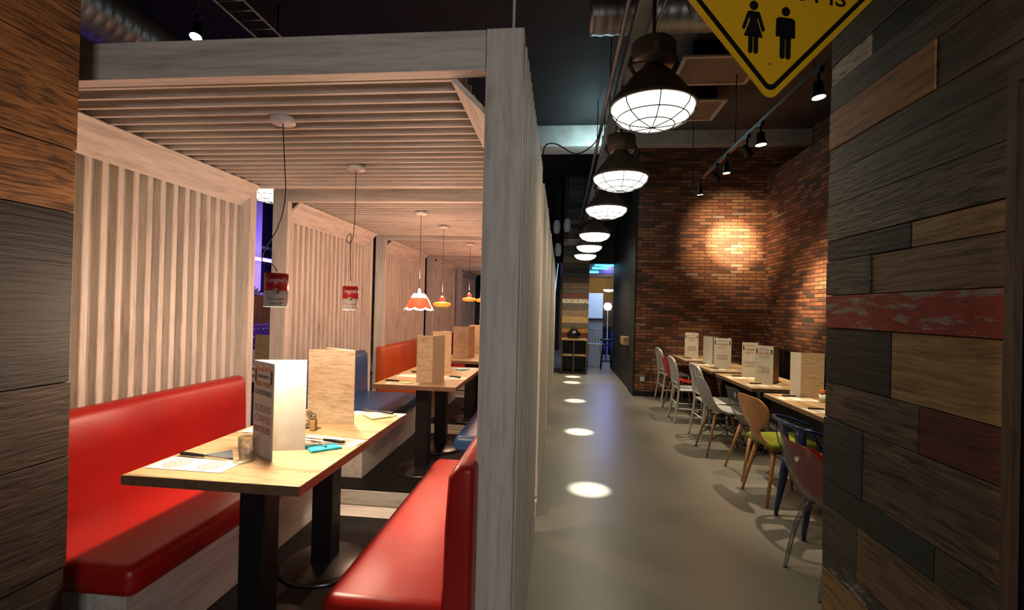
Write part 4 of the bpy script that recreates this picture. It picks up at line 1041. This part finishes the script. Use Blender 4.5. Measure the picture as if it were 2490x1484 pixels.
put(shell_chair('red_shell_chair', 'red shell chair with slim legs between two aluminium chairs', 'redplastic'), 1.84, 7.45, .05)
put(shell_chair('grey_shell_chair', 'pale grey moulded shell chair on beech dowel legs', 'greyshell'), 1.76, 5.33, 0)
put(shell_chair('clear_shell_chair', 'transparent shell chair on beech legs between the pale grey and the plywood chairs', 'smoke'), 1.86, 4.66, .03)
put(ply_chair('orange plywood chair with a rounded back and lime green seat cushion'), 1.81, 4.10, .12)
put(blue_chair('glossy dark blue metal armchair behind the clear red bowl chair'), 1.85, 3.56, .02)
put(bowl_chair('clear bowl chair with red inner shell, nearest, at the end of the plank wall'), 1.585, 2.84, .06)

# ------------------------------------------------------------------ far middle: clad pillar, shelf, stool, far room
mb = MB(); z = 0; rnd = random.Random(5)
seq = ['brown', 'black', 'orange', 'grey', 'tan', 'darkred', 'orange', 'greybrown', 'yellow', 'tan', 'grey', 'white', 'darkred', 'grey', 'tan', 'brown', 'teal', 'black', 'brown', 'tan', 'grey', 'brown', 'white', 'brown', 'greybrown', 'black', 'tan', 'brown', 'grey', 'black', 'brown', 'grey', 'brown']
k = 0
while z < 4.7:
    h = rnd.uniform(.10, .17); mb.box(.03, .66, 11.57, 12.2, z+.002, min(z+h, 4.74)-.002, PK.index(seq[k % len(seq)])); z += h; k += 1
struct('wall_pillar', mb, [PL[q] for q in PK], bevel=.002)
t = thing('wooden_sideboard', 'dark wooden sideboard with open shelves standing in front of the clad pillar', 'sideboard', (.34, 11.3, 0))
MB().box(.03, .62, 11.1, 11.56, .78, .815).build('top', 'oak', t, bevel=.002)
for x in (.03, .30, .59): MB().box(x, x+.03, 11.1, 11.56, .05, .78).build('side_panel', 'trimbrown', t)
MB().box(.06, .59, 11.12, 11.56, .42, .45).build('shelf', 'oak', t)
MB().box(.05, .60, 11.52, 11.56, .05, .78).build('back_panel', 'black', t)
MB().box(.05, .60, 11.14, 11.54, 0, .05).build('plinth', 'black', t)
t = thing('black_bag', 'black bag lying on the wooden sideboard', 'bag', (.31, 11.3, .816))
m_ = MB(); G = []
for i in range(9):
    u = i/8; rr = math.sin(PI*min(.98, .25+u*.68))
    G.append([(.31+.16*rr*math.cos(2*PI*q/20), 11.3+.11*rr*math.sin(2*PI*q/20), .817+.22*u+.012*math.sin(q*1.9)) for q in range(21)])
m_.grid(G); m_.prism([G[8][q] for q in range(20)], (0, 0, -.004)); m_.build('bag_body', 'blackgloss', t)
MB().tube([tuple(p) for p in cr([(.22, 11.3, 1.02), (.27, 11.3, 1.08), (.35, 11.3, 1.08), (.40, 11.3, 1.02)], 12)], .008, 6).build('handle', 'black', t)
def speaker(x, y, z, label):
    t = thing('wall_speaker', label, 'loudspeaker', (x, y, z), 'white oval loudspeakers')
    m_ = MB(); G = []
    for i in range(9):
        u = i/8; s = math.sin(PI*(.12+.76*u))**.5
        G.append([(x+.085*s*math.cos(2*PI*q/20), y+.09*s*math.sin(2*PI*q/20), z-.15+.3*u) for q in range(21)])
    m_.grid(G); m_.prism(G[0][:20], (0, 0, .004)); m_.prism(G[8][:20], (0, 0, -.004)); m_.build('speaker_body', 'whiteplastic', t)
    MB().box(x-.015, x+.015, y+.06, y+.16, z-.02, z+.02).tube([(x, y+.15, z), (x, y+.15, 4.75)], .012, 6).build('bracket', 'black', t)
speaker(-.14, 11.0, 3.38, 'left of the upper pair of white oval speakers near the clad pillar')
speaker(.10, 11.0, 3.42, 'right of the upper pair of white oval speakers, in front of the clad pillar')
speaker(-.10, 11.4, 2.91, 'lower single white oval speaker beside the clad pillar')
t = thing('bar_stool', 'black metal bar stool with a thin round seat in the far doorway', 'stool', (1.17, 12.3, 0))
MB().lathe([(.001, .73), (.16, .73), (.165, .745), (.16, .76), (.001, .762)], (1.17, 12.3, 0), 28).build('seat', 'black', t)
for k in range(4):
    a = PI/4+k*PI/2
    MB().tube([(1.17+.12*math.cos(a), 12.3+.12*math.sin(a), .62), (1.17+.13*math.cos(a), 12.3+.13*math.sin(a), .60), (1.17+.19*math.cos(a), 12.3+.19*math.sin(a), 0)], .012, 8).build('leg', 'black', t)
m_ = MB()
for z, r in ((.20, .17), (.615, .125)): m_.tube([(1.17+r*math.cos(PI/4+k*PI/2), 12.3+r*math.sin(PI/4+k*PI/2), z) for k in range(4)], .01, 6, closed=True)
m_.tube([(1.17, 12.3, .2), (1.17, 12.3, .74)], .014, 8); m_.build('frame_rings', 'black', t)
# far room
struct('wall_far', MB().box(-.05, 5, 19, 19.2, 0, 2.85), flat('ochre_wall', (.40, .25, .05), .7))
struct('wall_far_right', MB().box(2.42, 2.6, 12.3, 19, 0, 3.6), 'blackgloss')
struct('ceiling_far', MB().box(-.05, 5, 12.5, 19, 2.75, 2.85), flat('far_ceiling', (.30, .30, .50), .3))
t = thing('blue_striplight', 'cyan strip lights on the ceiling of the far room', 'strip light', (1.6, 16, 3.03))
MT['cyan'] = emit('cyan_strip', (.05, .75, 1), 5); MT['violet'] = emit('violet_strip', (.25, .12, 1), 6)
for x0, x1, y in ((.9, 2.2, 13.2), (.9, 1.35, 14.3), (.9, 1.2, 15.8), (1.9, 2.35, 17.2)):
    MB().box(x0, x1, y, y+.09, 2.71, 2.749).build('strip', 'cyan', t)
lamp('far_room_blue', 'AREA', (1.5, 14.2, 2.68), 34, (.55, .65, 1), (1.5, 14.2, 0), 1.2)
lamp('far_room_violet', 'POINT', (1.5, 16.0, 2.3), 26, (.15, .2, 1), None, .2)
lamp('far_room_warm', 'SPOT', (1.6, 17.0, 2.65), 55, (1, .8, .5), (1.7, 19, 1.7), .1, 90, .6)
t = thing('white_counter', 'white counter with a dark top in the far room', 'counter', (1.0, 14.8, 0))
MB().box(.75, 1.27, 14.6, 15.2, 0, 1.2).build('body', 'whiteplastic', t); MB().box(.72, 1.30, 14.56, 15.24, 1.2, 1.23).build('top', 'black', t)
t = thing('blue_screen_panel', 'pale blue glowing partition panel above the far counter', 'panel', (1.0, 15.1, 1.23))
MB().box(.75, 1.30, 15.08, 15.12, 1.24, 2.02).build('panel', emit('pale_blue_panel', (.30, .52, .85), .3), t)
t = thing('spindle_chair', 'white spindle-back chair in the far doorway beside the bar stool', 'chair', (.93, 13.0, 0))
MB().box(.74, 1.12, 12.9, 13.28, .56, .59).build('seat', 'whiteplastic', t, bevel=.01)
m_ = MB()
for k in range(5): m_.tube([(.78+k*.075, 12.92, .58), (.78+k*.075, 12.88, .96)], .009, 6)
m_.tube([(.74, 12.88, .97), (1.12, 12.88, .97)], .016, 8); m_.build('spindle_back', 'whiteplastic', t)
for x in (.77, 1.09):
    for y in (12.93, 13.25): MB().tube([(x, y, .56), (x+(x-.93)*.2, y, 0)], .014, 8).build('leg', 'whiteplastic', t)
def stem_lamp(x, y, h, label):
    t = thing('globe_lamp', label, 'lamp', (x, y, 0), 'white lamps in the far room')
    MB().lathe([(.001, 0), (.15, 0), (.15, .02), (.02, .03), (.015, h-.12), (.001, h-.12)], (x, y, 0), 20).build('stand', 'whiteplastic', t)
    MB().lathe([(.001, h-.14), (.10, h-.11), (.14, h), (.10, h+.1), (.001, h+.13)], (x, y, 0), 24).build('globe', emit('globe_glow_'+str(int(x*10)), (.75, .8, 1), 2), t)
stem_lamp(1.52, 15.8, 1.62, 'glowing white globe lamp on a stand in the far room')
t = thing('ceiling_bowl_lamp', 'white bowl lamp high in the far room before the ochre wall', 'lamp', (1.70, 17.5, 2.2))
MB().lathe([(.001, 0), (.16, .03), (.2, .09), (.001, .1)], (1.70, 17.5, 2.15), 20).build('bowl', emit('bowl_glow', (1, .9, .7), 3), t)
MB().tube([(1.7, 17.5, 2.24), (1.7, 17.5, 2.75)], .01, 6).build('rod', 'black', t)
MT['bluecloth'] = flat('blue_cloth', (.03, .12, .8), .6)
t = thing('round_table', 'round table under a bright blue cloth in the far room', 'table', (1.86, 17, 0))
MB().lathe([(.001, .76), (.42, .76), (.44, .74), (.36, .5), (.42, .25), (.5, .0)], (1.86, 17, 0), 28).build('tablecloth', 'bluecloth', t)
for (x, y, lb) in ((1.45, 16.2, 'dark chair left of the blue-clothed table in the far room'), (2.2, 16.0, 'dark chair right of the blue-clothed table in the far room')):
    t = thing('dark_chair', lb, 'chair', (x, y, 0), 'dark chairs in the far room')
    MB().box(x-.22, x+.22, y-.22, y+.22, .42, .5).build('seat', 'black', t, bevel=.02); MB().box(x-.22, x+.22, y-.24, y-.18, .5, .98).build('backrest', 'black', t, bevel=.02)
    for a in (-.19, .19):
        for b in (-.19, .19): MB().tube([(x+a, y+b, .42), (x+a, y+b, 0)], .015, 6).build('leg', 'black', t)
t = thing('wall_ledge', 'small lit wooden ledge box on the black passage wall', 'shelf', (1.2, 9.5, .85))
MB().box(1.2, 1.312, 9.25, 9.75, .84, .99).build('ledge_box', 'oak', t, bevel=.003)
t = thing('wall_socket', 'white double socket low on the brick wall', 'socket', (1.45, 8.59, .3))
MB().box(1.41, 1.49, 8.588, 8.6, .26, .34).build('face_plate', 'whiteplastic', t, bevel=.003); MB().lathe([(.001, 0), (.02, 0), (.02, .003), (.001, .003)], (0, 0, 0), 16)
t = thing('light_string', 'vertical string of small blue lights left of the clad pillar', 'light string', (-.12, 12.5, 1.5))
m_ = MB()
for k in range(26): m_.lathe([(.001, -.012), (.012, 0), (.001, .012)], (-.17+.003*k, 12.6, 1.75+k*.04), 8)
m_.build('bulbs', emit('blue_dot', (.2, .5, 1), 5), t)
MB().tube([(-.17, 12.62, 1.7), (-.085, 12.62, 4.75)], .004, 5).build('cord', 'black', t)

# ------------------------------------------------------------------ left dining area behind the booths
t = thing('led_ledge', 'projecting ledge with a violet light strip across the left windows', 'light ledge', (-5.5, 8, 2.27))
MB().box(-5.6, -5.45, 4.5, 11, 2.27, 2.31).build('ledge', 'whiteplastic', t); MB().box(-5.46, -5.44, 4.5, 11, 2.24, 2.29).build('light_strip', 'violet', t)
for i, (y0, lb) in enumerate(((7.95, 'pale curtain lit violet, left one in the gap behind the nearest booth'), (8.75, 'pale curtain lit violet, right one in the gap behind the nearest booth'), (6.7, 'pale curtain lit violet, hidden behind the slats'), (12.2, 'pale curtain in the gap behind the second booth'))):
    t = thing('window_curtain', lb, 'curtain', (-5.55, y0, 1.7), 'curtains at the left windows')
    pts = [(-5.56+.02*math.sin(k*.9), y0+k*.0125) for k in range(30)]
    MB().grid([[(x, y, 1.64) for x, y in pts], [(x, y, 4.2) for x, y in pts]]).build('curtain_cloth', 'curtain', t, solid=.004)
lamp('violet_wash', 'AREA', (-5.1, 8.2, 2.5), 16, (.28, .16, 1), (-5.6, 8.3, 2.8), .6, size_y=2)
lamp('violet_low', 'POINT', (-4.7, 7.8, 1.35), 7, (.35, .15, 1), None, .1)
t = thing('tufted_banquette', 'buttoned violet-lit banquette along the left wall below the windows', 'bench', (-5.3, 8, 0))
b = MB().box(-5.58, -5.42, 5, 12, .46, 1.1).build('backrest', 'tuft', t, bevel=.03, seg=3, smooth=True)
MB().box(-5.58, -4.95, 5, 12, .3, .46).build('seat_cushion', 'tuft', t, bevel=.04, seg=3, smooth=True)
MB().box(-5.58, -5.0, 5, 12, 0, .3).build('bench_box', 'black', t)
m_ = MB()
for i in range(30):
    for j in range(4): m_.lathe([(.001, -.022), (.022, -.012), (.027, 0), (.022, .012), (.001, .022)], (-5.415, 6.4+i*.13, .58+j*.14), 10)
bt = m_.build('buttons', 'chrome', b)
lamp('left_dining_light', 'SPOT', (-4.2, 7.0, 2.9), 55, (1, .72, .42), (-5.5, 7.9, 1.4), .1, 80, .6)
def plain_table(x0, x1, y0, y1, lb):
    t = thing('dining_table', lb, 'table', ((x0+x1)/2, (y0+y1)/2, 0), 'tables in the left dining area')
    MB().box(x0, x1, y0, y1, .715, .75).build('tabletop', 'oak', t); MB().box((x0+x1)/2-.04, (x0+x1)/2+.04, (y0+y1)/2-.04, (y0+y1)/2+.04, .02, .715).build('column', 'black', t)
    MB().lathe([(.001, 0), (.2, 0), (.2, .015), (.001, .03)], ((x0+x1)/2, (y0+y1)/2, 0), 24).build('base', 'black', t)
plain_table(-4.3, -3.3, 5.1, 5.8, 'oak table in the gap behind the nearest booth, a wooden menu standing on it')
plain_table(-3.9, -3.15, 4.3, 4.75, 'pale table edge low in the gap behind the nearest booth')
plain_table(-4.9, -4.2, 9.6, 10.4, 'oak table seen through the gap behind the second booth')
fold_card((-3.58, 5.3), (-3.36, 5.27), (-3.4, 5.42), .75, .36, ('board', 'board'), 'wood-grained menu on the table behind the left slatted wall', 'menus in the left dining area')
t = shell_chair('white_shell_chair', 'white shell chair at the table in the gap behind the nearest booth', 'whiteplastic', 'chrome', False); t['group'] = 'chairs in the left dining area'; put(t, -4.15, 6.15, -1.3)
t = shell_chair('red_shell_chair', 'red shell chair at the far table seen in the gap behind the second booth', 'redplastic', 'chrome', False); t['group'] = 'chairs in the left dining area'; put(t, -4.3, 9.2, 1.2)
t = thing('dark_figure_shrub', 'dark bushy plant silhouetted at the far end of the booths', 'plant', (-2.6, 16.8, 0))
m_ = MB(); rnd = random.Random(9)
for k in range(160):
    a = rnd.uniform(0, 2*PI); el = rnd.uniform(.1, 1.3); L = rnd.uniform(.15, .4); c = Vector((-2.6, 16.8, .8+rnd.uniform(0, .4))); d = Vector((math.cos(a)*math.cos(el), math.sin(a)*math.cos(el), math.sin(el))); e = d.orthogonal().normalized()
    m_.add([c, c+d*L*.5+e*.03, c+d*L, c+d*L*.5-e*.03], [(0, 1, 2, 3)])
m_.build('foliage', 'leaf', t); MB().lathe([(.001, 0), (.15, 0), (.2, .5), (.17, .5), (.001, .45)], (-2.6, 16.8, 0), 20).build('planter', 'black', t)
MB().tube([(-2.6, 16.8, .45), (-2.6, 16.8, .95)], .02, 6).build('stem', 'trimbrown', t)
